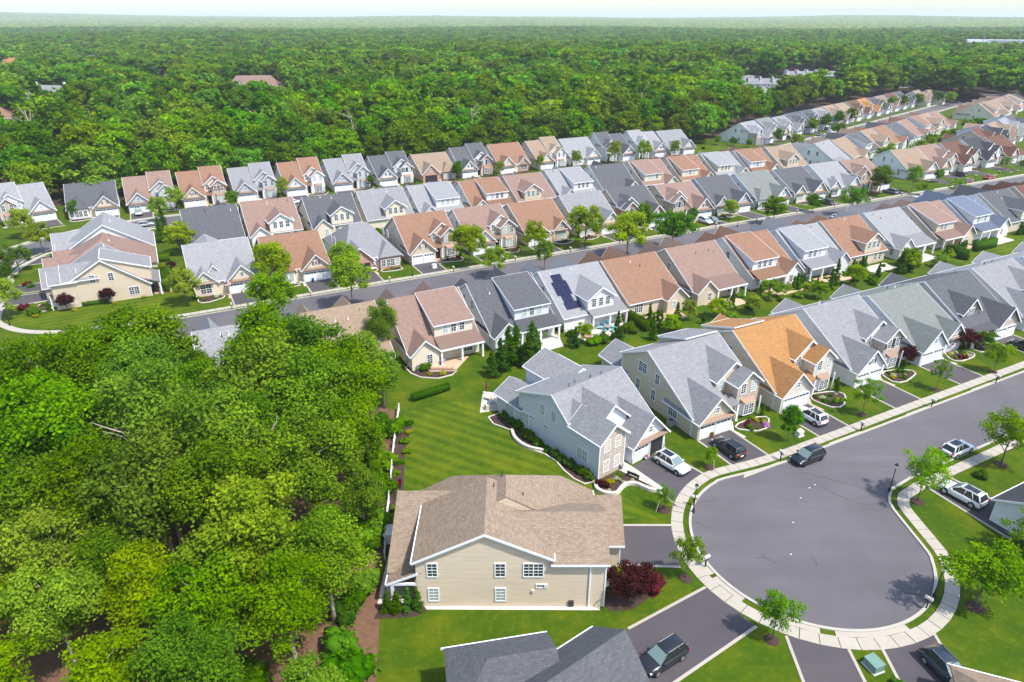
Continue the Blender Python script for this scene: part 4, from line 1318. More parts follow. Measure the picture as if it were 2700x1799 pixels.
# ------------------------------------------------------------------ vegetation
def leaf_mesh(name, clumps, n, size, mat, seed, up=0.35, asp=0.62, inner=0.55, core=None, low=-0.55):
    """n diamond leaf sprays spread over the shells of many clumps"""
    rg = np.random.default_rng(seed)
    C = np.array(clumps, float)
    w = C[:, 3] ** 2
    idx = rg.choice(len(C), n, p=w / w.sum())
    d = rg.normal(size=(n, 3))
    d /= np.linalg.norm(d, axis=1)[:, None]
    d[:, 2] = np.where(d[:, 2] < low, -d[:, 2], d[:, 2])
    rr = C[idx, 3] * (inner + (1 - inner) * rg.random(n) ** 0.6) * (1 + 0.18 * rg.normal(size=n))
    flat = C[idx, 4] if C.shape[1] > 4 else np.full(n, 0.85)
    pos = C[idx, :3] + d * rr[:, None] * np.stack([np.ones(n), np.ones(n), flat], 1)
    nrm = d * 0.55 + rg.normal(size=(n, 3)) * 0.55 + np.array([0, 0, up])
    nrm /= np.linalg.norm(nrm, axis=1)[:, None]
    r2 = rg.normal(size=(n, 3))
    t = np.cross(nrm, r2)
    t /= np.linalg.norm(t, axis=1)[:, None]
    b = np.cross(nrm, t)
    s = size * (0.65 + 0.8 * rg.random(n))[:, None]
    V = np.stack([pos + t * s * 0.5, pos + b * s * 0.5 * asp, pos - t * s * 0.5, pos - b * s * 0.5 * asp], 1).reshape(-1, 3)
    ctint = rg.random(len(C))
    tint = np.clip(0.45 * ctint[idx] + 0.55 * rg.random(n), 0, 1)
    nv, nf = len(V), n
    loops = np.arange(nv, dtype=np.int32)
    starts = np.arange(nf, dtype=np.int32) * 4
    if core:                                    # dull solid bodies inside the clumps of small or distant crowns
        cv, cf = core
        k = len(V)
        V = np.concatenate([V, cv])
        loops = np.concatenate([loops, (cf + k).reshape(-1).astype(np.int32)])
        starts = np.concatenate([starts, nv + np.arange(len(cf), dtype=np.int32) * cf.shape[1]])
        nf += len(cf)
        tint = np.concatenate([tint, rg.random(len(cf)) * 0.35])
    me = bpy.data.meshes.new(name)
    me.vertices.add(len(V)); me.vertices.foreach_set('co', V.astype(np.float32).ravel())
    me.loops.add(len(loops)); me.loops.foreach_set('vertex_index', loops)
    me.polygons.add(nf); me.polygons.foreach_set('loop_start', starts)
    me.update(calc_edges=True)
    at = me.attributes.new('tint', 'FLOAT', 'FACE')
    at.data.foreach_set('value', tint.astype(np.float32))
    me.materials.append(MATS[mat])
    return me
def ico():
    t = (1 + 5 ** .5) / 2
    v = np.array([(-1, t, 0), (1, t, 0), (-1, -t, 0), (1, -t, 0), (0, -1, t), (0, 1, t), (0, -1, -t), (0, 1, -t), (t, 0, -1), (t, 0, 1), (-t, 0, -1), (-t, 0, 1)], float)
    v /= np.linalg.norm(v[0])
    f = np.array([(0, 11, 5), (0, 5, 1), (0, 1, 7), (0, 7, 10), (0, 10, 11), (1, 5, 9), (5, 11, 4), (11, 10, 2), (10, 7, 6), (7, 1, 8), (3, 9, 4), (3, 4, 2), (3, 2, 6), (3, 6, 8), (3, 8, 9), (4, 9, 5), (2, 4, 11), (6, 2, 10), (8, 6, 7), (9, 8, 1)])
    return v, f
def ico2():
    v, f = ico()
    V = [tuple(p) for p in v]; F = []; mid = {}
    def m(a, b):
        k = (min(a, b), max(a, b))
        if k not in mid:
            p = np.array(V[a]) + np.array(V[b]); p /= np.linalg.norm(p)
            V.append(tuple(p)); mid[k] = len(V) - 1
        return mid[k]
    for a, b, c in f:
        x, y, z = m(a, b), m(b, c), m(c, a)
        F += [(a, x, z), (b, y, x), (c, z, y), (x, y, z)]
    return np.array(V), np.array(F)
I1, I2 = ico(), ico2()
def cores(clumps, k=0.72, base=I1, seed=0):
    rg = np.random.default_rng(seed)
    Vs, Fs, n = [], [], 0
    for c in clumps:
        v = base[0] * (1 + 0.22 * rg.normal(size=(len(base[0]), 1)).clip(-1, 1))
        fl = c[4] if len(c) > 4 else 0.85
        v = v * c[3] * k * np.array([1, 1, fl]) + np.array(c[:3])
        Vs.append(v); Fs.append(base[1] + n); n += len(v)
    return np.concatenate(Vs), np.concatenate(Fs)
def crown_clumps(rg, Rr, z0, z1, n, rc, shape='round'):
    out = []
    for i in range(n):
        if shape == 'cone':
            k = (i + rg.random()) / n
            z = z0 + (z1 - z0) * k ** 0.85
            r_ = Rr * (1 - (z - z0) / (z1 - z0)) ** 0.8
            a = rg.random() * 6.283
            rr = r_ * math.sqrt(rg.random()) * 0.8
            out.append((rr * math.cos(a), rr * math.sin(a), z, rc * (0.35 + 0.65 * r_ / Rr), 0.7))
            continue
        k = (i + 0.5) / n
        ph = i * 2.39996 + rg.normal() * 0.3
        cz = 1 - 2 * k * 0.92
        sr = math.sqrt(max(0, 1 - cz * cz))
        q = 0.62 + 0.38 * rg.random() if i % 4 else 0.25 + 0.3 * rg.random()
        mid, hh = (z0 + z1) / 2, (z1 - z0) / 2
        wob = 1 + 0.22 * math.sin(2 * ph + Rr) + 0.12 * rg.normal()
        zz = mid + cz * q * (hh - rc * 0.5)
        if shape == 'oval':
            prof = math.sin(math.pi * min(0.98, max(0.06, (zz - z0) / (z1 - z0))) ** 0.75)
            rad = Rr * (0.25 + 0.75 * prof) * q
        else:
            rad = (Rr - rc * 0.5) * sr * q * wob
        out.append((rad * math.cos(ph), rad * math.sin(ph), zz, rc * (0.7 + 0.6 * rg.random()), 0.62 + 0.25 * rg.random()))
    return out
def trunk_mesh(name, rg, Hh, r0, z_split, clumps, nlimb, mat='bark', lean=(0, 0)):
    mb = MB()
    top = Hh * 0.82
    pts = []
    for k in range(6):
        q = k / 5
        pts.append((lean[0] * q * q + rg.normal() * 0.12 * q * r0 * 4, lean[1] * q * q + rg.normal() * 0.12 * q * r0 * 4, -0.1 + top * q))
    mb.tube(pts, [r0 * (1.25 if k == 0 else 1 - 0.16 * k) for k in range(6)], 7)
    for i in range(min(nlimb, len(clumps))):
        c = clumps[int(i * len(clumps) / max(1, nlimb))]
        zb = max(z_split, min(c[2] - 0.25 * Hh, top * 0.9))
        q = zb / top
        b = (lean[0] * q * q, lean[1] * q * q, zb)
        m = ((b[0] + c[0]) * 0.5, (b[1] + c[1]) * 0.5, (b[2] + c[2]) * 0.5 + 0.06 * Hh)
        mb.tube([b, m, c[:3]], [r0 * 0.45, r0 * 0.3, r0 * 0.1], 5)
    return mb.mesh(name, mat, True)
TREES = {}
def species(key, nvar, hgt, rad, z0f, nclump, rc, nleaf, size, mat, shape='round', limbs=7, r0=0.25, bark='bark', core=0, seed=0, up=0.35, inner=0.55, low=-0.55, cbase=I1):
    L = []
    for v in range(nvar):
        rg = np.random.default_rng(seed * 100 + v)
        Hh = hgt * (0.9 + 0.2 * rg.random()); Rr = rad * (0.9 + 0.2 * rg.random())
        cl = crown_clumps(rg, Rr, Hh * z0f, Hh, nclump, rc, shape)
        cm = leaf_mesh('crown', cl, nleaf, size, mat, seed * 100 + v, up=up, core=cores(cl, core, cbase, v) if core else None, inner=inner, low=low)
        tm = trunk_mesh('trunk', rg, Hh, r0, Hh * z0f * 0.9, cl, limbs, bark) if r0 else None
        L.append((tm, cm, Hh))
    TREES[key] = L
def tree(key, x, y, hgt, label, group=None, name='tree', cat='tree', rs=None, var=None, wid=1.0):
    L = TREES[key]
    tm, cm, Hh = L[rnd.randrange(len(L)) if var is None else var % len(L)]
    k = hgt / Hh
    o = tag(empty(name, (x, y, 0), rnd.uniform(0, 6.28) if rs is None else rs), label, cat, group)
    o.scale = (k * wid, k * wid, k)
    if tm: ob('trunk', tm, o)
    ob('crown', cm, o)
    return o
species('wood', 5, 18, 5.4, 0.30, 46, 1.75, 15000, 0.36, 'leaf_wood', limbs=12, r0=0.30, seed=1, core=0.5, bark='bark_pale')
species('woody', 3, 15, 4.6, 0.28, 44, 1.45, 14000, 0.34, 'leaf_yellow', limbs=12, r0=0.2, seed=2, core=0.42, bark='bark_pale')
species('forest', 6, 20, 5.6, 0.28, 36, 2.0, 3200, 0.80, 'leaf_forest', limbs=6, r0=0.3, seed=3, core=0.74)
species('edge', 4, 16, 5.4, 0.06, 44, 1.9, 3600, 0.78, 'leaf_forest', limbs=5, r0=0.26, seed=4, core=0.74)
species('street', 3, 7.5, 2.3, 0.22, 34, 0.75, 4200, 0.24, 'leaf_street', shape='oval', limbs=6, r0=0.11, seed=5, core=0.55)
species('pear', 3, 7.5, 2.7, 0.18, 34, 0.85, 4200, 0.24, 'leaf_pear', shape='round', limbs=6, r0=0.12, seed=6, core=0.6)
species('fine', 3, 7, 2.7, 0.24, 34, 0.72, 5200, 0.21, 'leaf_fine', limbs=9, r0=0.09, seed=7, core=0.0, up=0.7, inner=0.3)
species('conifer', 3, 8, 2.0, 0.03, 46, 0.75, 3400, 0.26, 'leaf_conifer', shape='cone', limbs=0, r0=0.13, seed=8, core=0.6)
species('cedar', 2, 3.2, 0.62, 0.02, 26, 0.42, 1100, 0.15, 'leaf_cedar', shape='cone', limbs=0, r0=0.05, seed=9, core=0.75)
species('purple', 2, 4.2, 2.1, 0.25, 30, 0.65, 3600, 0.20, 'leaf_purple', limbs=8, r0=0.10, seed=10, core=0.55)
species('olive', 1, 5.5, 3.0, 0.22, 30, 0.85, 3800, 0.24, 'leaf_hedge', limbs=8, r0=0.12, seed=12, core=0.5)
def shrub_species(key, mat, n=2, nleaf=420, size=0.17, flat=0.8, seed=20):
    L = []
    for v in range(n):
        rg = np.random.default_rng(seed * 10 + v)
        cl = [(0.32 * rg.normal(), 0.32 * rg.normal(), 0.5 + 0.12 * rg.normal(), 0.5, flat) for _ in range(9)]
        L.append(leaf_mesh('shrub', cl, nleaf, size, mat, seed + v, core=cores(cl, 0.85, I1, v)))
    TREES[key] = L
for i, (k, mt) in enumerate((('sh_green', 'leaf_shrub'), ('sh_dark', 'leaf_hedge'), ('sh_gold', 'leaf_gold'), ('sh_red', 'leaf_red'), ('sh_purple', 'leaf_purple'), ('sh_bloom', 'leaf_bloom'), ('sh_blue', 'leaf_bluish'), ('sh_fine', 'leaf_fine'), ('sh_petal', 'petals'))):
    shrub_species(k, mt, seed=20 + i)
def shrub(key, x, y, r_, label, group=None, zs=1.0, name='shrub', cat='shrub'):
    o = ob(name, rnd.choice(TREES[key]), None, (x, y, -0.05), rnd.uniform(0, 6.28))
    o.scale = (r_, r_, r_ * zs)
    return tag(o, label, cat, group)
def hedge_mesh(L, W_, Hh, mat='leaf_hedge', seed=50):
    rg = np.random.default_rng(seed + int(L * 10))
    n = int((L * W_ + 2 * Hh * (L + W_)) * 75)
    cl = []
    for k in range(max(3, int(L * 2.2))):
        for j in range(max(2, int(Hh * 1.6))):
            cl.append((-L / 2 + L * (k + .5) / max(3, int(L * 2.2)), 0.08 * rg.normal() * W_, Hh * (j + 0.55) / max(2, int(Hh * 1.6)), 0.36 * max(W_, 0.7), min(1.0, 0.9)))
    box = MB().box(-L / 2 + .1, L / 2 - .1, -W_ * .38, W_ * .38, 0, Hh * .93)
    bv = np.array(box.V); bf = np.array([f for f in box.F])
    return leaf_mesh('hedge', cl, n, 0.17, mat, seed, core=(bv, bf))
def hedge(x, y, rz, L, W_, Hh, label, group=None, mat='leaf_hedge'):
    return tag(ob('hedge', hedge_mesh(L, W_, Hh, mat), None, (x, y, 0), rz), label, 'hedge', group)

# ------------------------------------------------------------------ planting
KN = {'fine': 'feathery bright green', 'street': 'pale green oval', 'pear': 'dark green rounded', 'purple': 'purple-leaved', 'olive': 'dull green spreading', 'wood': 'leafy green', 'conifer': 'dark conical'}
def planted(L, where, group):
    L = sorted(L, key=lambda t: t[1])
    cnt = {}
    for k, x, y, h_, w_ in L:
        cnt[k] = cnt.get(k, 0) + 1
        tree(k, x, y, h_ * (1.32 if k == 'street' else 1.15), f"{KN[k]} tree, {ORD[cnt[k] - 1]} of its kind from left, {where}", group, wid=w_ * 1.05, name='ornamental_tree' if k == 'purple' else 'evergreen_tree' if k == 'conifer' else 'street_tree')
near_t = [('fine', 23.6, 44.1, 6.0, 0.72, 'small tree in a mulch ring between two driveways at the bulb'), ('fine', 17.5, 51.6, 5.6, 0.7, 'slender light green tree in a mulch ring before the purple tree'),
          ('fine', 44.4, 47.9, 7.6, 1.2, 'broad feathery tree casting shade onto the cul-de-sac bulb'), ('fine', 54.6, 54.6, 6.0, 1.35, 'wide bushy tree beside the white house at right edge'),
          ('fine', 47.4, 63.7, 7.6, 0.92, 'feathery tree beside the white estate car in the right driveway'), ('fine', 61.9, 71.0, 8.2, 0.95, 'tall feathery tree by the pavement at the right edge'),
          ('pear', 36.8, 76.3, 6.0, 0.8, 'dark green maple before the orange roofed house'), ('fine', 49.9, 83.0, 6.0, 0.85, 'round-headed tree beside the orange roofed house driveway'),
          ('fine', 64.5, 90.2, 5.4, 0.7, 'thin young tree on the lawn of the greenish grey roofed house'), ('fine', 76.8, 95.8, 5.6, 0.9, 'light green lawn tree before the stone house with porch'),
          ('purple', 64.3, 98.3, 3.4, 1.0, 'purple plum tree before the greenish grey roofed garage'), ('purple', 77.1, 103.8, 3.9, 1.0, 'purple plum tree before the stone house porch'),
          ('pear', 80.3, 104.2, 3.6, 1.2, 'dense round green tree beside the plum at the stone house'), ('purple', 11.4, 48.6, 4.5, 1.05, 'large purple plum tree at the corner of the beige house')]
for k, x, y, h_, w_, lab in near_t:
    tree(k, x, y, h_, lab, 'garden trees round the cul-de-sac', wid=w_, name='ornamental_tree' if k == 'purple' else 'garden_tree')
planted([('street',-43.8,115.4,8.0,1.0),('street',-49.5,133.4,8.0,1.0),('street',-35.2,136.0,7.6,1.0),('street',-31.0,122.5,9.0,1.05),('street',-9.6,147.6,7.8,1.0),('street',-3.8,140.1,5.6,1.1),('street',5.4,155.2,6.8,0.85),('street',7.2,143.5,6.2,0.8),('street',18.0,161.3,8.6,1.0),('street',27.1,153.2,9.0,1.1),('pear',33.9,169.8,8.4,0.95),('pear',39.1,159.9,8.8,1.1),('purple',32.0,177.9,4.0,0.8),('pear',49.5,181.7,4.6,0.8),('street',61.2,187.1,4.6,1.0),('pear',71.4,181.7,7.4,1.25),('pear',87.5,195.1,5.0,1.3),('fine',96.7,190.8,8.0,0.95),('pear',117.5,216.8,8.6,1.1),('fine',129.5,219.8,8.2,0.8),('fine',131.3,215.6,3.8,1.6),('fine',139.3,212.7,5.8,1.1),('pear',146.7,234.8,4.4,0.9),('fine',184.2,256.4,4.6,0.9),('fine',187.7,253.2,4.2,0.8)], 'along the middle street', 'trees along the middle street')
planted([('street',-125.2,169.4,6.2,1.0),('street',-112.8,156.8,6.2,1.0),('olive',-109.6,143.2,5.6,1.0),('olive',-105.4,133.4,4.8,0.9),('street',-94.4,117.2,6.6,1.0)], 'along the left side street', 'trees along the side street')
planted([('pear',-123.1,188.0,5.0,0.9),('street',-98.2,196.1,6.0,0.9),('street',-97.0,183.9,6.0,0.9),('pear',-83.6,201.2,4.6,0.9),('street',-71.4,211.0,5.6,0.8),('pear',-46.9,226.1,4.2,0.9),('pear',-19.0,239.7,6.0,1.0),('street',-4.3,244.0,4.6,0.9),('street',10.3,255.6,4.6,0.9),('street',24.2,259.6,5.4,0.95),('street',39.7,269.0,7.0,0.95),('street',52.0,273.5,6.6,0.9),('street',66.0,281.9,5.6,0.9),('pear',92,312,3.6,1.2),('pear',98,309,3.4,1.2),('pear',104,306,3.4,1.1)], 'before the forest edge row', 'trees before the forest edge row')
planted([('wood',21.8,213.3,6.0,1.3),('wood',28.6,219.8,5.4,1.3),('street',58.4,234.8,4.8,1.1),('pear',-75.2,166.8,4.6,1.2),('street',-78.9,155.8,6.4,1.1),('conifer',-90.5,172.2,6.6,1.0),('conifer',-88.6,166.0,5.6,1.0),('street',-64.2,124.3,6.0,1.2)], 'middle block yards', 'trees in the middle back yards')
planted([('pear',147.0,344.4,7.2,1.0),('pear',158.2,355.9,7.6,1.1),('pear',170.1,368.2,7.6,1.1),('pear',182.1,381.2,7.6,1.1),('pear',217.5,422.1,7.6,1.1),('pear',231.9,436.9,7.6,1.1),('pear',243.7,445.7,7.6,1.1),('pear',259.5,457.4,7.6,1.2),('pear',279.2,472.1,7.6,1.2),('street',284.1,464.6,7,1.2),('street',122.0,299.2,5.6,1.1),('pear',155.6,336.3,6.0,1.1),('pear',118.7,312.6,6.6,0.95)], 'along the diagonal street', 'trees along the diagonal street')
tree('wood', -20.9, 99.0, 11.0, 'slim dark tree standing between the rose brown roofed house and the wood', None, wid=0.8)

# strip of trees behind the receding row, right
for i in range(34):
    t, n = 300 + 3.6 * i + rnd.uniform(-2, 2), 84 + rnd.uniform(-8, 7)
    tree(rnd.choice(('street', 'street', 'forest', 'pear')), *TN(t, n), rnd.uniform(4, 7), 'bright leafy tree in the strip between two rows of backs', 'trees of the strip between the back yards', wid=rnd.uniform(1.0, 1.5))

# back-garden planting between the first two rows
ev = [(46.5, 88.0, 6.5), (48.8, 86.8, 7.2), (44.6, 87.0, 7.0), (42.6, 85.8, 6.0), (50.4, 88.4, 5.0), (47.4, 85.4, 5.6), (40.8, 85.4, 4.5)]
for a, b, h_ in ev:
    tree('conifer', *AB(a, b), h_, 'dark evergreen in the clump behind the blue-grey corner house', 'evergreens behind the corner house', name='evergreen_tree', wid=1.25)
for i in range(46):
    a = 58 + i * 2.25 + rnd.uniform(-1, 1)
    b = 86.5 + rnd.uniform(-2.6, 2.6)
    k = rnd.random()
    if k < 0.45:
        tree('conifer', *AB(a, b), rnd.uniform(2.6, 6.2), 'evergreen in the screen between the first two rows of gardens', 'evergreens between the first two rows', name='evergreen_tree', wid=rnd.uniform(0.8, 1.2))
    elif k < 0.7:
        tree('street', *AB(a, b), rnd.uniform(3, 5), 'leafy garden tree in the screen between the first two rows', 'leafy trees between the first two rows', name='garden_tree', wid=1.2)
    else:
        shrub(rnd.choice(('sh_green', 'sh_dark', 'sh_fine')), *AB(a, b), rnd.uniform(0.9, 1.7), 'green shrub in the screen between the first two rows of gardens', 'shrubs between the first two rows')
for i in range(16):
    a = 62 + i * 6.2 + rnd.uniform(-1, 1)
    shrub(rnd.choice(('sh_green', 'sh_dark', 'sh_gold', 'sh_fine', 'sh_purple')), *AB(a, 91.5 + rnd.uniform(-1, 1.2)), rnd.uniform(0.5, 1.0), 'low shrub beside a patio behind the second row', 'shrubs beside the patios')
for a0, b0, n in ((74.2, 88.5, 4), (113, 90.4, 4), (133, 91.8, 5), (147, 90.2, 5), (164, 88.8, 6), (196.5, 91.5, 7)):
    for k in range(n):
        tree('cedar', *AB(a0 + k * 0.95, b0), rnd.uniform(2.6, 3.6), 'narrow cedar in a short screening row behind the second row', 'cedars screening the patios', name='cedar', wid=1.25)
for i in range(22):                            # between rows three and four
    a = -2 + i * 9.8 + rnd.uniform(-1.5, 1.5)
    k = rnd.choice(('sh_green', 'sh_dark', 'sh_fine', 'sh_purple'))
    shrub(k, *AB(a, 168 + rnd.uniform(-3, 4)), rnd.uniform(0.9, 1.7), 'shrub in the back gardens of the middle block', 'shrubs in the middle back gardens')
for i in range(26):
    a = -6 + (i % 13) * 15.2 + rnd.uniform(-0.8, 0.8) - 0.2
    tree('cedar', *AB(a, (150 if i < 13 else 183) + rnd.uniform(0, 9)), rnd.uniform(2.2, 3.6), 'narrow cedar in the gap between two houses of the middle block', 'cedars between the middle houses', name='cedar', wid=1.3)
for i in range(14):
    a = 205 - i * 15.1 + 7.4
    shrub('sh_dark', *AB(a + rnd.uniform(-1, 1), 228 + rnd.uniform(-2, 6)), rnd.uniform(1.0, 1.6), 'bushy shrub in a gap between houses at the forest edge', 'shrubs between the forest edge houses')

# front gardens: beds, shrubs, path, driveway, mailbox place
SHN = {'sh_green': 'green', 'sh_dark': 'dark green', 'sh_gold': 'golden', 'sh_red': 'dark red', 'sh_purple': 'purple', 'sh_bloom': 'cream flowering', 'sh_blue': 'bluish', 'sh_fine': 'bright green', 'sh_petal': 'pink flowering'}
def bed(pts, border=True, wall='stonewall_pale', label=None):
    o = sheet('flower_bed', pts, 0.045, 'mulch')
    if border:
        n = len(pts)
        ring = list(pts) + [pts[0], pts[1]]
        ribbon_mb(ring[:n + 1], -0.06, 0.12, -0.02, 0.14).obj('bed_edging', wall, o)
    return o
def loc2w(p, rz, x, y):
    return (p[0] + x * math.cos(rz) - y * math.sin(rz), p[1] + x * math.sin(rz) + y * math.cos(rz))
MAILS = []
for idx, (p, rz, s) in enumerate(FRONTS):
    m = s.get('m', 1)
    far = (p[0] ** 2 + p[1] ** 2) ** .5
    dep = -7.25 if 'nth' not in s or 'diagonal' not in s['nth'] else -6.0
    who = s.get('nth', 'corner house facing the left side street')
    if 'beyond' in who or 'topmost' in who:
        continue
    gx = m * -3.2
    poly = [loc2w(p, rz, gx - 2.75, -0.12), loc2w(p, rz, gx - 2.75, dep), loc2w(p, rz, gx + 2.75, dep), loc2w(p, rz, gx + 2.75, -0.12)]
    driveway(poly, edge=far < 260)
    if far < 330:
        apron([loc2w(p, rz, gx - 3.0, dep - 1.32), loc2w(p, rz, gx - 3.5, dep - 1.75), loc2w(p, rz, gx + 3.5, dep - 1.75), loc2w(p, rz, gx + 3.0, dep - 1.32)])
        sheet('path', [loc2w(p, rz, m * 0.0, -0.4), loc2w(p, rz, m * 1.5, 1.4), loc2w(p, rz, m * 0.6, 1.9), loc2w(p, rz, m * -0.35, 1.2), loc2w(p, rz, m * -0.35, -2.4), loc2w(p, rz, m * 0.3, -2.4)], 0.040, 'paver_tan' if idx % 3 else 'concrete_pale')
    if far < 420:
        pts = []
        cx, cy, ra, rb = m * 3.6, -0.6, 2.7 + rnd.uniform(-.3, .4), 1.55 + rnd.uniform(-.2, .6)
        for k in range(14):
            t = 2 * math.pi * k / 14
            w_ = 1 + 0.14 * math.sin(3 * t + idx)
            pts.append(loc2w(p, rz, cx + ra * w_ * math.cos(t), cy + rb * w_ * math.sin(t)))
        bed(pts, far < 230)
        n = 10 if far < 130 else 5 if far < 215 else 0
        for k in range(n):
            t = 2 * math.pi * (k + rnd.random() * .6) / n
            q = rnd.uniform(0.35, 0.85)
            kk = rnd.choice(('sh_green', 'sh_green', 'sh_dark', 'sh_gold', 'sh_gold', 'sh_red', 'sh_bloom', 'sh_fine', 'sh_petal' if far < 130 else 'sh_gold'))
            shrub(kk, *loc2w(p, rz, cx + ra * q * math.cos(t), cy + rb * q * math.sin(t)), rnd.uniform(0.30, 0.62), f"{SHN[kk]} shrub in front bed, {who}", f"front bed shrubs, {who}")
        if far < 330:
            tree('cedar', *loc2w(p, rz, m * 6.3, 0.6), rnd.uniform(1.8, 2.8), f"small cedar at the front corner, {who}" if 'nth' in s else f"small cedar at the front corner of side street house {('nearest us', 'in the middle', 'by the bend')[idx % 3]}", None, name='cedar')
            MAILS.append((loc2w(p, rz, gx + m * 3.6, dep - 1.75), rz, who))

# the near wood: individual trees, kept under the outline the canopy has against the houses
cp, sp = math.cos(R(25.39)), math.sin(R(25.39))
def proj(x, y, z):                             # display-scale picture coordinates, to keep the canopy edge where it is
    X, Yc, Z = x, -(z - CAMH) * cp - y * sp, y * cp - (z - CAMH) * sp
    return 1176.5 + 1560 * X / Z, 784 + 1560 * Yc / Z
OUT = [(-400, 800), (0, 775), (60, 768), (130, 722), (200, 712), (260, 690), (330, 695), (400, 702), (440, 722), (470, 800), (520, 830), (580, 820), (612, 765), (650, 722), (720, 712), (800, 716), (840, 728), (875, 760), (905, 800), (1200, 900)]
def outline(u):
    for (a, b), (c, d) in zip(OUT, OUT[1:]):
        if a <= u <= c: return b + (d - b) * (u - a) / (c - a)
    return 900
pts = []
for x, y, h_ in ((-26, 77, 18), (-31.5, 79.5, 18.5), (-20.5, 73, 16.5), (-23, 67, 17), (-29, 71, 18), (-18.6, 64.5, 13.5), (-19.8, 79.5, 14)):
    pts.append((x, y))
    tree('wood', x, y, h_, 'tall leafy tree standing in the near wood', 'trees of the near wood', name='wood_tree', wid=1.1)
tries = 0
while tries < 6000 and len(pts) < 104:
    tries += 1
    x, y = rnd.uniform(-100, -13.5), rnd.uniform(33, 96)
    a, b = x * CT + y * ST, -x * ST + y * CT
    if b > (84 if a > 2 else 99) or abs(x) > y * 0.95 + 14: continue
    edge = -11.6 - 0.07 * (y - 40)
    yel = y < 50 and x < -26
    h_ = rnd.uniform(10.5, 14) if yel else rnd.uniform(14, 20)
    if y < 44: h_ = min(h_, 12)
    if 0 < edge - x < 7: h_ = min(h_, rnd.uniform(9, 14))
    cr = h_ * 0.29
    if x + cr > edge: continue
    if (x + 30.5) ** 2 + (y - 48.5) ** 2 < 4.6 ** 2 or (x + 27) ** 2 + (y - 46) ** 2 < 9: continue
    sp_ = 5.4
    if any((x - q[0]) ** 2 + (y - q[1]) ** 2 < sp_ ** 2 for q in pts): continue
    u, v = proj(x, y, h_)
    while h_ > 8 and min(v - outline(u), proj(x + cr * .7, y, h_ * .93)[1] - outline(proj(x + cr * .7, y, h_ * .93)[0]), proj(x - cr * .7, y, h_ * .93)[1] - outline(proj(x - cr * .7, y, h_ * .93)[0])) < 0:
        h_ -= 1.0
        u, v = proj(x, y, h_)
    if h_ <= 8: continue
    pts.append((x, y))
    key = 'woody' if (yel and rnd.random() < 0.85) or rnd.random() < 0.05 else 'wood'
    tree(key, x, y, h_, 'pale yellow-green tree at the near corner of the wood' if yel and key == 'woody' else 'tall leafy tree standing in the near wood', 'yellow-green trees of the near wood' if yel and key == 'woody' else 'trees of the near wood', name='wood_tree', wid=rnd.uniform(0.95, 1.15))
# undergrowth along the fence and between the trunks
for i in range(44):
    y = rnd.uniform(37, 84)
    x = rnd.uniform(-75, -16.5) if i < 20 else -13.2 - 0.07 * (y - 40) - rnd.uniform(0, 2.2)
    if -x * ST + y * CT > 84: continue
    shrub(rnd.choice(('sh_green', 'sh_dark', 'sh_fine', 'sh_fine')), x, y, rnd.uniform(1.2, 2.6), 'leafy bush in the undergrowth of the near wood', 'undergrowth bushes of the near wood', zs=1.1)
# leaning trunk, bare limbs and fallen logs
def log(pts, rad, lab, name, cat, group=None):
    tag(MB().tube(pts, rad, 8).obj(name, 'bark_pale', smooth=True), lab, cat, group)
def bare_tree(x, y, h_, lean, lab, seed, r0=0.22, group=None):
    rg = np.random.default_rng(seed)
    o = tag(empty('dead_tree', (x, y, 0)), lab, 'dead tree', group)
    top = Vector((lean[0], lean[1], h_))
    mb = MB()
    P = [top * (k / 6) + Vector((rg.normal() * .15, rg.normal() * .15, 0)) * (k > 0) for k in range(7)]
    mb.tube(P, [r0 * (1 - 0.12 * k) for k in range(7)], 7)
    mb.obj('trunk', 'bark_pale', o, smooth=True)
    for k in range(9):
        q = 0.35 + 0.6 * rg.random()
        b = top * q
        d = Vector((rg.normal(), rg.normal(), 0.5 + rg.random())).normalized() * h_ * (0.12 + 0.16 * rg.random())
        e = MB().tube([b, b + d * .5 + Vector((0, 0, .2)), b + d, b + d * 1.3 + Vector((rg.normal() * .4, rg.normal() * .4, .3))], [r0 * .4, r0 * .3, r0 * .2, r0 * .06], 5)
        e.tube([b + d * .6, b + d * .8 + Vector((rg.normal(), rg.normal(), .6)) * .12 * h_ * .4], [r0 * .18, r0 * .05], 4)
        e.obj('branch', 'bark_pale', o, smooth=True)
    return o
bare_tree(-32.6, 52.8, 14.5, (-5.3, 4.8, 0), 'pale leaning trunk showing through the middle of the near wood', 5, 0.30)
bare_tree(-37.5, 56.5, 12, (-2.5, 2.5, 0), 'pale dead tree left of the leaning trunk in the near wood', 6, 0.30)
bare_tree(-27.5, 50.5, 10.5, (-2.5, 2, 0), 'grey snag standing in a dark gap of the near wood', 7, 0.22)
bare_tree(-30, 57.0, 13.5, (5.5, 2, 0), 'bare curved limb tree on the right side of the near wood', 8, 0.17)
log([(-36.5, 44.6, .4), (-33.5, 46.4, .6), (-29.6, 49.5, 1.0)], [.24, .30, .32], 'fallen pale log lying in the gap of the near wood', 'fallen_log', 'log')
log([(-30.8, 41.4, .4), (-28.8, 40.2, .5), (-26.6, 38.2, .5)], [.20, .28, .30], 'fallen log at the bottom edge of the near wood', 'fallen_log', 'log')
log([(-42, 56.5, 11.2), (-38.5, 57.0, 12.4), (-34, 57.6, 12.2), (-30.5, 56.8, 10.6)], [.08, .2, .24, .2], 'thick pale broken limb hanging across the near wood', 'broken_limb', 'branch')
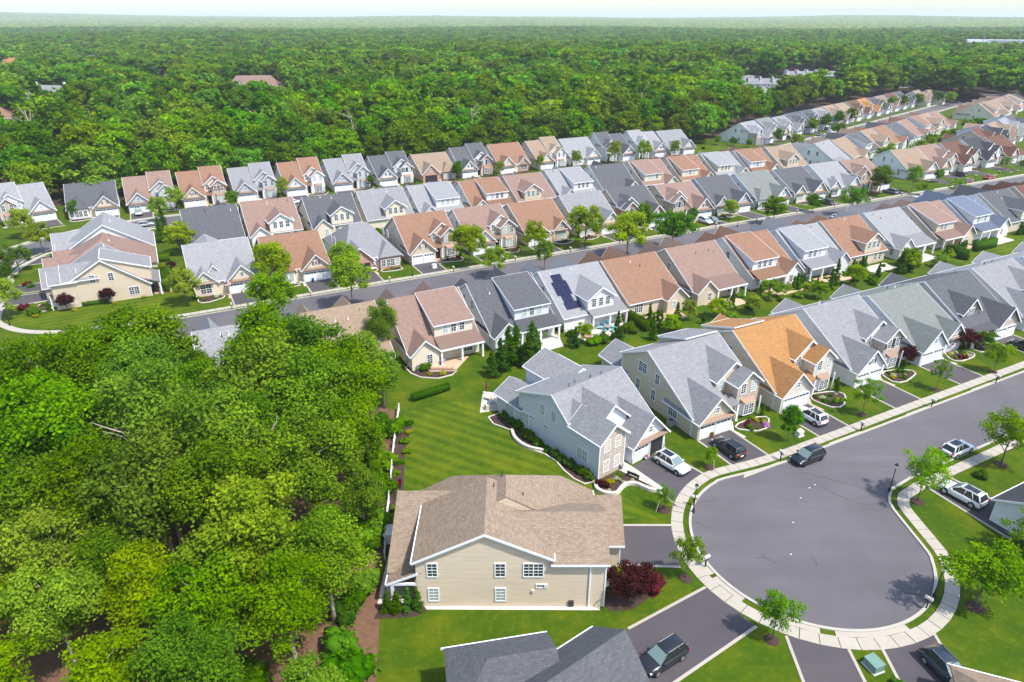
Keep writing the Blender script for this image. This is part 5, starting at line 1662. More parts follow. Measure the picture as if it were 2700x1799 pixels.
for i, (x, y) in enumerate((( -148, 252), (-131, 258), (-96, 262), (-60, 268), (15, 300), (-170, 250), (-15, 290), (60, 330))):
    bare_tree(x, y, rnd.uniform(17, 22), (rnd.uniform(-2, 2), 0, 0), 'bare grey tree among the leafy forest behind the houses', 20 + i, 0.32, 'bare trees of the forest')

# forest behind the houses: the nearest trees one by one
FP = []
def in_town(x, y, pad=0):
    a, b = x * CT + y * ST, -x * ST + y * CT
    t, n = (x + y) * D45, (y - x) * D45
    if -68 < a < 214 and b < 243 + pad: return True
    if a <= -68 and b < 205 - 0.35 * (-68 - a): return a > -150 and b < 150
    if 214 <= a and n < 164 + pad and t < 545: return True
    if n < 20: return t < 600
    return False
tries = 0
while tries < 9000 and len(FP) < 186:
    tries += 1
    x, y = rnd.uniform(-190, 150), rnd.uniform(170, 380)
    if in_town(x, y): continue
    a, b = x * CT + y * ST, -x * ST + y * CT
    if b > 285 and not (a > 214 and b < 300): continue
    if abs(x) > 0.8 * y + 12: continue
    if any((x - q[0]) ** 2 + (y - q[1]) ** 2 < 74 for q in FP): continue
    FP.append((x, y))
    edge = b < 256
    tree('edge' if edge else 'forest', x, y, rnd.uniform(12, 18) if edge else rnd.uniform(17, 24), 'tall leafy tree standing at the forest edge', 'trees of the forest edge', name='forest_tree', wid=rnd.uniform(1.0, 1.35))

# ------------------------------------------------------------------ vehicles
def loft(rings):
    n = len(rings[0])
    V = [p for r_ in rings for p in r_]
    F = []
    for i in range(len(rings) - 1):
        for k in range(n):
            F.append((i * n + k, i * n + (k + 1) % n, (i + 1) * n + (k + 1) % n, (i + 1) * n + k))
    F.append(tuple(range(n - 1, -1, -1)))
    F.append(tuple(range((len(rings) - 1) * n, len(rings) * n)))
    return V, F
CARS = {}
def car_meshes(kind):
    if kind in CARS: return CARS[kind]
    suv = kind != 'sedan'
    st = [(-2.36, .50, .80, .74), (-2.28, .34, .98, .88), (-1.75, .26, 1.06, .955), (-0.6, .22, 1.06, .965), (0.7, .22, 1.03, .96), (1.25, .24, 1.0, .95), (1.9, .28, .93, .92), (2.25, .34, .82, .83), (2.38, .46, .68, .66)]
    if not suv:
        st = [(x, a * .9, (.93 if x < -1.2 else .90 if x < .8 else .86) - (.0 if abs(x) < 2.1 else .14), w * .95) for x, a, b, w in st]
    rings = []
    for x, zb, zt, w in st:
        rings.append([(x, -w * .86, zb), (x, -w, zb + .18), (x, -w * 1.0, zt - .26), (x, -w * .93, zt - .05), (x, -w * .72, zt), (x, w * .72, zt), (x, w * .93, zt - .05), (x, w, zt - .26), (x, w, zb + .18), (x, w * .86, zb)])
    body = me_new('body', *loft(rings), None, smooth=True)
    zr, zb = (1.70, 1.03) if suv else (1.42, .90)
    xb0, xb1, xr0, xr1 = (-2.22, 1.12, -1.86, 0.22) if kind == 'suv' else (-2.26, 1.1, -1.5, 0.1) if kind == 'coupe' else (-1.85, 1.15, -1.05, 0.2)
    wb, wr = .87, .68
    B = [(xb0, -wb, zb), (xb1, -wb, zb), (xb1, wb, zb), (xb0, wb, zb)]
    T = [(xr0, -wr, zr - .03), (xr1, -wr, zr - .05), (xr1, wr, zr - .05), (xr0, wr, zr - .03)]
    side = me_new('side_glass', B + T, [(0, 1, 5, 4), (2, 3, 7, 6), (3, 0, 4, 7)], 'car_glass')
    scr = me_new('windscreen', [B[1], B[2], T[2], T[1]], [(0, 1, 2, 3)], 'windscreen')
    roof = MB()
    V, F = loft([[(x, -w, z - .05), (x, -w * .8, z + .01), (x, w * .8, z + .01), (x, w, z - .05)] for x, w, z in ((xr0 - .06, wr * .92, zr - .05), (xr0 + .1, wr + .015, zr), ((xr0 + xr1) / 2, wr + .02, zr + .02), (xr1 - .08, wr + .015, zr - .015), (xr1 + .05, wr * .95, zr - .07))])
    roof.add(V, F)
    def bar(p, q, w=.05):
        roof.tube([p, q], w, 4)
    for s in (-1, 1):
        bar((xb1 - .02, s * (wb - .01), zb - .02), (xr1, s * (wr), zr - .05), .045)
        bar((xb0 + .02, s * (wb - .02), zb - .02), (xr0, s * (wr), zr - .04), .085)
        xm = (xb0 + xb1) / 2 + .15
        bar((xm, s * (wb + .003), zb - .02), (xm - .1, s * (wr + .003), zr - .05), .035)
        if kind == 'suv':
            bar((xb0 + .75, s * (wb + .003), zb - .02), (xr0 + .75, s * (wr + .003), zr - .05), .045)
    roof = roof.mesh('roof', None, True)
    sunr = MB().box(xr0 + .35, xr1 - .25, -.46, .46, zr + .02, zr + .045).mesh('sunroof', 'car_glass')
    rail = MB()
    for s in (-1, 1): rail.tube([(xr0 + .1, s * .62, zr + .06), (xr1 - .15, s * .62, zr + .06)], .025, 4)
    rail = rail.mesh('roof_rail', 'metal_grey')
    rr = .37 if suv else .33
    def disc(r0, w, n=16):
        V, F = loft([[(r_ * math.cos(2 * math.pi * k / n), y, r_ * math.sin(2 * math.pi * k / n)) for k in range(n)] for r_, y in ((r0 * .9, -w / 2), (r0, -w / 2 + .03), (r0, w / 2 - .03), (r0 * .9, w / 2))])
        return V, F
    tyre = me_new('tyre', *disc(rr, .25), 'tyre')
    rim = MB(); rim.add(*disc(rr * .64, .262))
    arch = MB(); arch.add(*disc(rr * 1.14, .1))
    hl = MB().box(-.10, .06, -.22, .22, -.07, .07).mesh('headlight', 'light_clear')
    tl = MB().box(-.05, .07, -.2, .2, -.08, .08).mesh('tail_light', 'light_red')
    low = MB().box(-2.40, -2.2, -.78, .78, .34, .52).mesh('bumper', 'black_metal')
    low2 = MB().box(2.2, 2.405, -.62, .62, .36, .54).mesh('grille', 'black_metal')
    sill = MB().box(-1.0, 1.0, -.975, .975, .22, .34).mesh('sill', 'black_metal')
    pl = MB().box(-2.42, -2.36, -.26, .26, .62, .76).mesh('plate', 'plate')
    mir = MB().box(-.08, .08, -.12, .12, -.07, .07).mesh('mirror', None)
    CARS[kind] = dict(body=body, side=side, scr=scr, roof=roof, sunr=sunr, rail=rail, tyre=tyre, rim=rim.mesh('rim', 'rim'), rimd=rim.mesh('rim', 'rim_dark'), arch=arch.mesh('wheel_arch', 'black_metal'), hl=hl, tl=tl, low=low, low2=low2, sill=sill, pl=pl, mir=mir, rr=rr, zt=.88 if suv else .76, zr=zr, suv=suv, zb=zb)
    return CARS[kind]
PM = {}
def painted(me, mat):
    k = (me.name, mat)
    if k not in PM:
        c = me.copy()
        c.materials.clear(); c.materials.append(MATS[mat])
        PM[k] = c
    return PM[k]
def car(x, y, deg, kind, mat, label, sunroof=False, dark_rim=False, k=1.0, group=None, z=0.02):
    M_ = car_meshes(kind)
    c = tag(empty('car', (x, y, z), R(deg)), label, 'car', group)
    c.scale = (k, k, k)
    ob('body', painted(M_['body'], mat), c)
    ob('side_window', M_['side'], c); ob('windscreen', M_['scr'], c)
    r_ = ob('roof', painted(M_['roof'], mat), c)
    if sunroof: ob('sunroof', M_['sunr'], r_)
    if M_['suv']: ob('roof_rail', M_['rail'], r_)
    for wx in (-1.46, 1.46):
        for s in (-1, 1):
            ob('wheel_arch', M_['arch'], c, (wx, s * .925, M_['rr'] + .03))
            w = ob('wheel', M_['tyre'], c, (wx, s * .87, M_['rr']))
            ob('rim', M_['rimd' if dark_rim else 'rim'], w)
    for s in (-1, 1):
        o = ob('headlight', M_['hl'], c, (2.16, s * .66, M_['zt'] - .16)); o.rotation_euler = (0, 0, s * -.35)
        o = ob('tail_light', M_['tl'], c, (-2.27, s * .70, M_['zt'] + .02)); o.rotation_euler = (0, 0, s * .25)
        ob('mirror', painted(M_['mir'], mat), c, (.82, s * 1.02, M_['zb'] + .06))
    for q in ('low', 'low2', 'sill', 'pl'):
        ob({'low': 'bumper', 'low2': 'grille', 'sill': 'sill', 'pl': 'licence_plate'}[q], M_[q], c)
    return c
H1 = 27.5
car(20.1, 70.4, -52, 'suv', 'car_white', 'white SUV in the driveway of the pale blue-grey corner house', True)
car(28.2, 73.9, 117.5, 'suv', 'car_black', 'black SUV seen from behind in the tan stone-fronted house driveway', True)
car(42.0, 81.7, 117.5, 'suv', 'car_white', 'white SUV in the driveway of the orange roofed house', True)
car(37.7, 71.9, 207.5, 'suv', 'car_black', 'black SUV parked at the kerb where the street meets the bulb', False, True)
car(57.8, 73.6, 27.5, 'suv', 'car_white', 'white SUV parked on the street seen from behind, near right edge', True)
car(52.9, 64.3, 120, 'suv', 'car_white', 'white estate car in the driveway beside the charcoal roof, right', True, k=1.05)
car(13.2, 41.8, 213, 'suv', 'car_black', 'black SUV on the driveway at the bottom edge', False)
car(37.3, 40.4, -75, 'coupe', 'car_navy', 'black sloping-backed car on the bottom right driveway', False)
car(87.3, 104.2, 117.5, 'suv', 'car_black', 'black car in the driveway of the stone house at right edge')
MIDG = 'cars on driveways along the middle street'
car(53.4, 183.4, -62.5, 'suv', 'car_white', 'white SUV side by side with a grey car, middle street driveway', k=1.0)
car(55.8, 184.6, -62.5, 'sedan', 'car_grey', 'dark grey car beside the white SUV on a middle street driveway')
car(95.4, 204.8, 117.5, 'suv', 'car_black', 'black car on a driveway up the middle street beside shrubs')
car(122.2, 218.8, 117.5, 'suv', 'car_grey', 'dark grey car on the driveway beside the open lawn, middle street')
car(168.1, 240.6, 27.5, 'sedan', 'car_red', 'bright red car parked far up the middle street')
car(156.8, 234.6, 27.5, 'suv', 'car_maroon', 'maroon car parked behind the red car, middle street', k=.9)
car(160.2, 245.0, 117.5, 'suv', 'car_black', 'black car on the driveway above the maroon car')
car(-66.8, 205.2, 27.5, 'sedan', 'car_white', 'white car driving on the street before the forest edge row')
car(-107.5, 192.4, -62.5, 'suv', 'car_silver', 'silver car on the driveway of the rose brown house, upper left')
car(-99.8, 180.2, 27.5, 'sedan', 'car_silver', 'silver estate car parked on the street, upper left')
car(-31.9, 145.6, 117.5, 'suv', 'car_white', 'white car in the doorway of the open brick garage', k=.92)
car(91.9, 188.6, 27.5, 'sedan', 'car_white', 'small white car on the middle street behind a brown roof', k=.8)
for x, y, hd, kd, mt, lab in ((128.4, 328.4, 135, 'suv', 'car_black', 'black car on the first driveway of the diagonal street'), (149.6, 351.0, 135, 'suv', 'car_white', 'white SUV on a driveway behind trees, diagonal street'), (148.5, 338.5, 45, 'sedan', 'car_grey', 'grey car parked at the kerb of the diagonal street'),
                              (157.0, 346.3, 45, 'suv', 'car_white', 'white car parked at the kerb of the diagonal street'), (159.2, 358.5, 135, 'sedan', 'car_grey', 'grey car on a driveway, diagonal street'), (199.7, 403.1, 135, 'suv', 'car_navy', 'navy car on a driveway by the orange roof, diagonal street'), (226.5, 426.2, 45, 'suv', 'car_white', 'white van-like car at the far end of the diagonal street')):
    car(x, y, hd, kd, mt, lab)

# ------------------------------------------------------------------ street furniture
def lamp_set():
    post = MB().lathe([(.16, 0), (.14, .5), (.075, .65), (.055, 1.2), (.05, 3.25), (.10, 3.3), (.10, 3.36), (.04, 3.4)], 8).mesh('post', 'black_metal')
    lan = MB().lathe([(.12, 3.4), (.20, 3.82), (.20, 3.84)], 6).mesh('lantern', 'lamp_glass')
    cap = MB().lathe([(.25, 3.84), (.16, 3.96), (.05, 4.06), (.02, 4.16)], 6).mesh('lantern_cap', 'black_metal')
    return post, lan, cap
LP = lamp_set()
def lamp(x, y, lab):
    o = tag(empty('street_lamp', (x, y, 0)), lab, 'street lamp', 'black post lamps along the streets')
    ob('post', LP[0], o); ob('lantern', LP[1], o); ob('lantern_cap', LP[2], o)
for x, y, lab in ((41.1, 49.1, 'black post lamp on the right side of the bulb by the broad tree'), (45.0, 65.5, 'black post lamp where the bulb meets the street, right side'), (20.7, 61.7, 'black post lamp on the left side of the bulb'),
                  (-21.8, 140.4, 'black post lamp before the brown roofed stone house, middle street'), (6.5, 152.3, 'black post lamp by the second driveway, centre of middle street'), (32.8, 164.7, 'black post lamp beside the dark rounded tree, middle street'), (61.1, 179.7, 'black post lamp before the grey house with slate roof, middle street'),
                  (-115.8, 165.7, 'black post lamp at the bend of the left side street'), (-92.3, 114.0, 'black post lamp on the corner lawn at the left edge')):
    lamp(x, y, lab)
mbp = MB().box(-.05, .05, -.05, .05, 0, 1.05).box(-.04, .04, -.3, .22, .82, .9).mesh('post', 'black_metal')
V, F = loft([[(-.12, y, 1.06), (-.12, y, 1.22), (-.07, y, 1.3), (.07, y, 1.3), (.12, y, 1.22), (.12, y, 1.06)] for y in (-.34, .28)])
mbb = me_new('box', V, F, 'concrete_pale')
mbf = MB().box(.121, .14, -.1, .08, 1.16, 1.22).mesh('flag', 'light_red')
def mailbox(x, y, rz, lab):
    o = tag(empty('mailbox', (x, y, 0), rz), lab, 'mailbox', 'mailboxes along the streets')
    ob('post', mbp, o); ob('box', mbb, o); ob('flag', mbf, o)
    o.scale = (1.15, 1.15, 1.15)
for x, y, d_, lab in ((34.3, 71.9, H1, 'mailbox on the grass strip behind the black street-parked SUV'), (47.8, 78.8, H1, 'mailbox on the strip before the orange roofed house'), (60.9, 85.0, H1, 'mailbox on the strip before the white shuttered house'), (74.9, 92.2, H1, 'mailbox on the strip before the greenish grey roofed house'),
                      (21.0, 62.9, 70, 'mailbox beside the lamp on the left of the bulb'), (19.9, 53.2, 120, 'mailbox on the bulb kerb near the slender light tree'), (39.6, 47.7, 215, 'mailbox at the lower right of the bulb kerb'), (55.2, 71.6, H1 + 180, 'mailbox beside the street-parked white SUV')):
    mailbox(x, y, R(d_), lab)
for p, rz, who in MAILS:
    if 'far side' in who or 'forest' in who: mailbox(p[0], p[1], rz, f"mailbox by the driveway, {who}")
# meter and cable boxes
def ubox(x, y, rz, mat, lab, w=.9, d_=.7, hh=.75):
    o = tag(empty('utility_box', (x, y, 0), rz), lab, 'utility box')
    MB().box(-w / 2 - .1, w / 2 + .1, -d_ / 2 - .1, d_ / 2 + .1, -.02, .08).obj('plinth', 'concrete_pale', o)
    MB().box(-w / 2, w / 2, -d_ / 2, d_ / 2, .08, hh).obj('cabinet', mat, o)
    MB().slab([(-w / 2 - .03, -d_ / 2 - .03, hh + .02), (w / 2 + .03, -d_ / 2 - .03, hh + .02), (w / 2 + .03, d_ / 2 + .03, hh + .1), (-w / 2 - .03, d_ / 2 + .03, hh + .1)], .06).obj('lid', mat, o)
ubox(31.4, 41.2, R(-70), 'box_green', 'green utility box on the grass between the bottom driveways', 1.3, 1.0, .8)
ubox(38.9, 77.6, TH, 'concrete_pale', 'pale utility box on the orange roofed house lawn')
ubox(-13.3, 57.4, 0, 'trim_white', 'white standby generator by the fence beside the beige house', .9, 1.6, 1.2)
ubox(-100.7, 128.1, TH, 'concrete_pale', 'pale utility box by the left corner driveway')
ubox(-17.6, 146.2, TH, 'trim_white', 'white utility box before the brown stone-fronted house')
acb = MB().box(-.42, .42, -.42, .42, 0, .85).mesh('housing', 'metal_grey'); acf = MB().lathe([(.34, .85), (.34, .88)], 12).mesh('fan_grille', 'pipe_dark')
def ac(x, y, lab):
    o = tag(empty('air_conditioner', (x, y, 0), TH), lab, 'air conditioner', 'air conditioners beside the houses')
    ob('housing', acb, o); ob('fan_grille', acf, o)
ac(22.0, 80.2, 'air conditioner in the gap behind the pale blue-grey house')
ac(-14.9, 96.4, 'air conditioner at the rear corner of the rose brown roofed house')
for a, w_ in ((31.5, 'brick'), (46.6, 'brown stone-fronted'), (15.9, 'brown hip-bayed')):
    ac(*AB(a, 150.5), f"air conditioner beside the {w_} house, middle street")

# white rail fence along the wood
fn = tag(empty('fence', (0, 0, 0)), 'long white rail fence between the wood and the lawn', 'fence')
FL = [(-16.2, 83.9), (-15.4, 73.6), (-14.4, 64.7), (-14.0, 60.1), (-13.2, 54.0)]
FQ = resample(FL, 2.3)
pm = MB().box(-.07, .07, -.07, .07, 0, 1.35).mesh('post', 'fence_white')
for q in FQ: ob('post', pm, fn, (q[0], q[1], 0))
for p, q in zip(FQ, FQ[1:]):
    d_ = Vector(q) - Vector(p)
    for z in (.35, .75, 1.15):
        MB().box(0, d_.length, -.03, .03, z, z + .14).obj('rail', 'fence_white', fn, (p[0], p[1], 0), math.atan2(d_.y, d_.x))
# small retaining wall and step behind the beige house
tag(MB().box(-12.9, -12.5, 49, 56, 0, .5).obj('retaining_wall', 'stonewall_pale'), 'low block wall behind the beige house terrace', 'wall')

# ------------------------------------------------------------------ garden of the corner house and the beige house
bed([(-3.4, 82.2), (-2.6, 80.4), (0.0, 78.7), (0.6, 76.6), (1.4, 75.3), (2.6, 74.1), (4.2, 73.2), (5.6, 71.6), (6.5, 69.6), (7.6, 67.9), (8.8, 66.9), (10.0, 67.4), (5.0, 74.6), (-1.6, 83.4)], True)
tag(ribbon_mb(catmull([(0.0, 78.7), (0.3, 77.0), (1.1, 75.5), (2.3, 74.4), (4.1, 73.7)], 5), -0.2, 0.2, 0, .45).obj('retaining_wall', 'stonewall_pale'), 'curved pale block wall holding shrubs beside the blue-grey house', 'wall')
tag(ribbon_mb(catmull([(10.1, 67.0), (10.2, 65.8), (11.2, 65.0), (12.4, 65.0), (13.2, 66.1), (14.0, 66.8), (15.0, 66.8), (15.8, 66.2), (16.7, 65.6), (17.8, 65.7)], 5), -0.2, 0.2, 0, .4).obj('retaining_wall', 'stonewall_pale'), 'serpentine pale block wall round the corner house flower bed', 'wall')
sheet('flower_bed', [(10.2, 67.6), (10.2, 65.9), (11.2, 65.1), (12.4, 65.1), (13.2, 66.2), (14.0, 66.9), (15.0, 66.9), (15.8, 66.3), (16.7, 65.7), (17.8, 65.9), (15.4, 67.8), (13.6, 69.6)], 0.05, 'mulch')
sheet('path', [(14.0, 71.9), (15.0, 70.7), (18.2, 66.2), (17.6, 65.9), (15.6, 67.8), (13.4, 69.8)], 0.036, 'concrete_pale')
driveway([(14.9, 70.2), (18.9, 63.6), (24.4, 68.0), (19.4, 74.0)])
for i, (x, y) in enumerate([(-1.0, 81.9), (0.0, 80.9), (1.0, 79.4), (1.6, 78.0), (2.3, 77.0), (2.9, 76.1), (3.5, 75.2), (4.7, 73.7), (5.5, 72.7), (6.2, 71.8), (7.3, 70.6), (8.0, 69.8), (8.6, 69.0), (9.4, 67.8)]):
    shrub('sh_green' if i % 4 else 'sh_dark', x, y, (1.0, .8, .95, .75)[i % 4], 'clipped green shrub along the side wall of the blue-grey house', 'shrubs along the blue-grey side wall', zs=1.15)
for x, y, r_, k, lab in ((10.9, 66.6, .85, 'sh_purple', 'dark purple shrub at the stone corner of the blue-grey house'), (12.0, 67.3, .55, 'sh_gold', 'golden grass clump beside the purple corner shrub'), (12.8, 67.9, .5, 'sh_bloom', 'pale grass clump before the stone front'), (13.3, 68.6, .45, 'sh_green', 'low green shrub below the stone front windows'), (13.6, 67.0, .45, 'sh_bloom', 'pale grass clump on the serpentine wall'), (14.7, 67.4, .4, 'sh_bloom', 'tan grass clump near the black bench'), (16.5, 66.2, .45, 'sh_bloom', 'tan shrub at the right end of the serpentine wall'), (17.2, 66.0, .3, 'sh_petal', 'pink flowers at the right end of the serpentine wall'), (11.6, 65.6, .35, 'sh_bloom', 'white flowers inside the serpentine wall')):
    shrub(k, x, y, r_, lab)
bed([(8.7, 48.2), (9.3, 50.9), (12.4, 52.2), (15.0, 52.2), (15.6, 51.0), (13.8, 49.4), (11.6, 47.6), (9.6, 47.3)], False)
shrub('sh_red', 13.6, 50.7, 1.55, 'large round dark red bush behind the purple plum tree', zs=1.0)
shrub('sh_dark', 9.5, 50.0, .7, 'dark green bush under the bay of the beige house')
shrub('sh_gold', 9.4, 51.6, .6, 'golden bush beside the bay of the beige house')
bed([(-13.0, 46.4), (-9.2, 46.7), (-8.0, 47.4), (-8.6, 48.2), (-12.6, 48.4)], False)
for i, x in enumerate((-11.8, -10.9, -9.9, -9.0)):
    tree('cedar', x, 47.3 + .1 * i, (2.7, 2.6, 2.9, 2.7)[i], ('leftmost', 'second', 'third', 'rightmost')[i] + ' of four clipped cedars at the corner of the beige house', 'cedars at the beige house corner', name='cedar', wid=1.15)
sheet('gravel_strip', [(-8.9, 47.6), (8.4, 47.5), (8.4, 47.98), (-8.9, 47.98)], 0.03, 'stonewall_pale')
sheet('terrace', [(-13.0, 48.2), (-8.9, 48.2), (-8.9, 58), (-12.6, 58)], 0.03, 'paver_grey')
hedge(-12.2, 88.6, R(35), 6.4, 1.3, 1.0, 'low leafy hedge at the top of the striped lawn', None, 'leaf_shrub')
for i in range(9):
    y = 62 + i * 2.3
    shrub(rnd.choice(('sh_green', 'sh_gold', 'sh_fine', 'sh_red')), -14.0 - .05 * (y - 62) + rnd.uniform(0, 1.0), y, rnd.uniform(.4, .8), 'small shrub in the bed along the white fence', 'shrubs along the white fence')
sheet('flower_bed', [(-15.3, 62), (-13.2, 62), (-13.0, 66), (-14.0, 74), (-13.8, 80), (-15.6, 80)], 0.04, 'mulch')
sheet('flower_bed', [(-14.6, 62), (-13.5, 54.5), (-13.1, 54.5), (-13.9, 62)], 0.04, 'mulch')
# staked saplings and mulch rings
def ring(x, y, r_=.75):
    MBo = MB().lathe([(r_, 0), (r_ * .85, .09), (.1, .14)], 14, (x, y)).obj('mulch_ring', 'mulch')
    MBo['kind'] = 'structure'
for k, x, y, h_, w_, lab in near_t:
    if k == 'fine': ring(x, y, .85 if h_ > 6 else .7)
for x, y, key, lab in ((17.5, 62.2, 'fine', 'young tree held by wooden stakes on the lawn left of the bulb'), (24.8, 70.3, 'street', 'small staked yellowish tree between the first two driveways')):
    o = tree(key, x, y, 3.4, lab, None, name='sapling', wid=.8)
    k = o.scale[2]
    for s in (-1, 1):
        st = MB().tube([(s * 1.1, s * .2, 0), (s * .75, s * .15, 1.7)], .045, 5).obj('stake', 'wood_pale', o)
        st.scale = (1 / o.scale[0], 1 / o.scale[1], 1 / k)
    ring(x, y, .75)
# bench, pots, bins
def bench(x, y, rz, lab):
    o = tag(empty('bench', (x, y, 0), rz), lab, 'bench')
    for s in (-1, 1):
        MB().box(s * .7 - .03, s * .7 + .03, -.25, .25, 0, .45).obj('leg', 'black_metal', o)
    for k in range(3): MB().box(-.75, .75, -.24 + k * .17, -.12 + k * .17, .45, .49).obj('seat_slat', 'black_metal', o)
    for k in range(3): MB().box(-.75, .75, .26, .3, .55 + k * .14, .64 + k * .14).obj('back_slat', 'black_metal', o)
bench(14.9, 68.3, R(140), 'black metal bench on the path of the corner house')
def pot(x, y, r_, hh, mat, lab, plant=None):
    o = tag(empty('flower_pot', (x, y, 0)), lab, 'pot')
    MB().lathe([(r_ * .65, 0), (r_, hh * .8), (r_ * 1.05, hh), (r_ * .8, hh), (r_ * .75, hh * .9)], 12).obj('pot', mat, o, smooth=True)
    if plant:
        p_ = ob('plant', TREES[plant][0], o, (0, 0, hh * .8)); p_.scale = (r_ * 1.1,) * 3
pot(17.2, 72.0, .3, .55, 'trim_white', 'white planter between the garage doors of the corner house', 'sh_petal')
pot(13.7, 70.0, .28, .8, 'metal_grey', 'tall grey planter beside the stone corner')
pot(27.0, 78.3 - 1.0, .3, .45, 'pot_clay', 'terracotta pot between the tan house garage doors', 'sh_green')
pot(-42.6, 136.9, .3, .9, 'blue_pot', 'blue urn before the garage doors, middle street')

# ------------------------------------------------------------------ patios of the second row
def patio(pts, mat): sheet('patio', pts, 0.042, mat)
patio([(-13.4, 97.4), (-8.9, 96.7), (-7.2, 101.4), (-11.4, 102.2), (-13.4, 100.2)], 'paver_tan')
patio([(-0.6, 105.3), (1.5, 101.2), (3.4, 102.0), (8.9, 105.3), (8.2, 110), (5.0, 111)], 'paver_grey')
patio([(11.5, 111.9), (11.5, 109.0), (13.6, 106.8), (16, 108), (20.9, 113.3), (20.6, 117), (15.8, 115.6)], 'paver_grey')
for a in (80, 95.3, 111.3, 126.2, 141, 156, 172, 187):
    patio([AB(a - 4.5, 93.0), AB(a + 4.5, 93.0), AB(a + 4.0, 89.3), AB(a - 3.4, 89.0)], rnd.choice(('paver_tan', 'paver_grey', 'paver_tan')))
patio([AB(-5, 149), AB(-1.8, 149), AB(-1.8, 158), AB(-5, 158)], 'paver_tan')
def chair(x, y, rz, mat, lab, group=None):
    o = tag(empty('garden_chair', (x, y, .04), rz), lab, 'chair', group)
    MB().box(-.3, .3, -.3, .3, .34, .46).obj('seat', mat, o)
    MB().slab([(-.3, .3, .46), (.3, .3, .46), (.3, .48, 1.05), (-.3, .48, 1.05)], .1).obj('backrest', mat, o)
    for sx in (-1, 1):
        for sy in (-1, 1): MB().box(sx * .26 - .03, sx * .26 + .03, sy * .26 - .03, sy * .26 + .03, 0, .34).obj('leg', 'black_metal', o)
def table(x, y, r_, mat, lab):
    o = tag(empty('garden_table', (x, y, .04)), lab, 'table')
    MB().lathe([(r_, .68), (r_, .74)], 14).obj('table_top', mat, o)
    MB().lathe([(.3, 0), (.06, .08), (.06, .68)], 8).obj('pedestal', 'black_metal', o)
table(17.3, 112.2, .75, 'metal_grey', 'round patio table behind the house with solar panels')
for k in range(5):
    t = k * 1.257 + .4
    chair(17.3 + 1.25 * math.cos(t), 112.2 + 1.25 * math.sin(t), t - math.pi / 2, 'cushion_teal', 'turquoise chair round the patio table behind the solar house', 'turquoise patio chairs')
chair(0.7, 105.0, R(200), 'cushion_lime', 'lime green chair at the left of the large pale patio')
chair(2.3, 106.6, R(170), 'cushion_lime', 'lime green chair in the middle of the large pale patio')
chair(4.4, 108.6, R(200), 'cushion_lime', 'lime green chair under the porch of the slate roofed house')
chair(6.0, 109.2, R(160), 'cushion_lime', 'lime green armchair at the porch column, slate roofed house')
table(-11.6, 98.8, .8, 'metal_grey', 'round dark table on the tan patio behind the rose brown house')
chair(-12.8, 99.6, R(240), 'black_metal', 'black chair at the tan patio table')
tag(MB().box(-13.0, -9.4, 96.1, 96.7, 0, .55).obj('seat_wall', 'brick_red'), 'low brick seat wall at the tan patio edge', 'wall')
for x, y, r_, k, lab in ((-14.2, 96.4, 1.3, 'sh_dark', 'large dark rounded bush at the rose brown house rear corner'), (-13.0, 95.0, .55, 'sh_gold', 'left golden bush below the brick seat wall'), (-10.9, 95.0, .7, 'sh_gold', 'right golden bush below the brick seat wall'), (-16.4, 98.3, .7, 'sh_dark', 'low dark bush at the rear left corner, rose brown house'), (8.9, 112.2, 1.4, 'sh_green', 'big green bush between two patios of the near row'), (10.6, 109.6, 1.2, 'sh_green', 'green bush left of the turquoise chairs'), (14.2, 106.0, 1.5, 'sh_fine', 'bright bush below the turquoise chairs'), (21.5, 113.0, 1.2, 'sh_dark', 'dark bush right of the turquoise chairs'), (-1.0, 107.2, .9, 'sh_bloom', 'white flowering bush at the rear wall, slate roofed house')):
    shrub(k, x, y, r_, lab)
bed([(-17.3, 97.3), (-16.0, 95.2), (-14.4, 94.0), (-11.6, 93.6), (-9.5, 94.8), (-8.8, 96.2), (-13, 96.0), (-15.4, 99.0)], True)
tag(MB().lathe([(.75, 0), (.75, .45), (.5, .45), (.5, .3)], 14, (13.4, 108.8)).obj('fire_pit', 'brick_red'), 'round brick fire pit on the patio below the solar house', 'fire pit')
hedge(*AB(73.0, 90.4), TH + math.pi / 2, 6.0, 1.3, 2.2, 'tall clipped hedge right of the turquoise chairs patio')
hedge(*AB(176.5, 88.6), TH, 8.5, 1.6, 2.4, 'tall clipped hedge behind the blue grey roofed house')
hedge(*AB(164.5, 87.5), TH + R(80), 5.0, 1.5, 2.6, 'tall hedge behind the second rose brown roofed house')
hedge(*AB(-2.6, 153.5), TH + math.pi / 2, 9.0, 1.4, 3.0, 'tall clipped hedge behind the left corner house')
hedge(*AB(-3.6, 160.2), TH, 4.6, 1.2, 2.2, 'clipped hedge across the yard behind the rose brown side street house')
hedge(*AB(-3.4, 171.0), TH, 5.0, 1.2, 2.0, 'clipped hedge behind the pale grey side street house')
hedge(*AB(-15.5, 148.2), TH, 4.6, .7, .9, 'low box hedge under the long beige side wall')
for x, y, lab in ((-86.0, 121.2, 'left purple plum before the long beige side wall'), (-79.6, 124.6, 'right purple plum before the long beige side wall')):
    tree('purple', x, y, 3.6, lab, None, name='ornamental_tree', wid=.95)
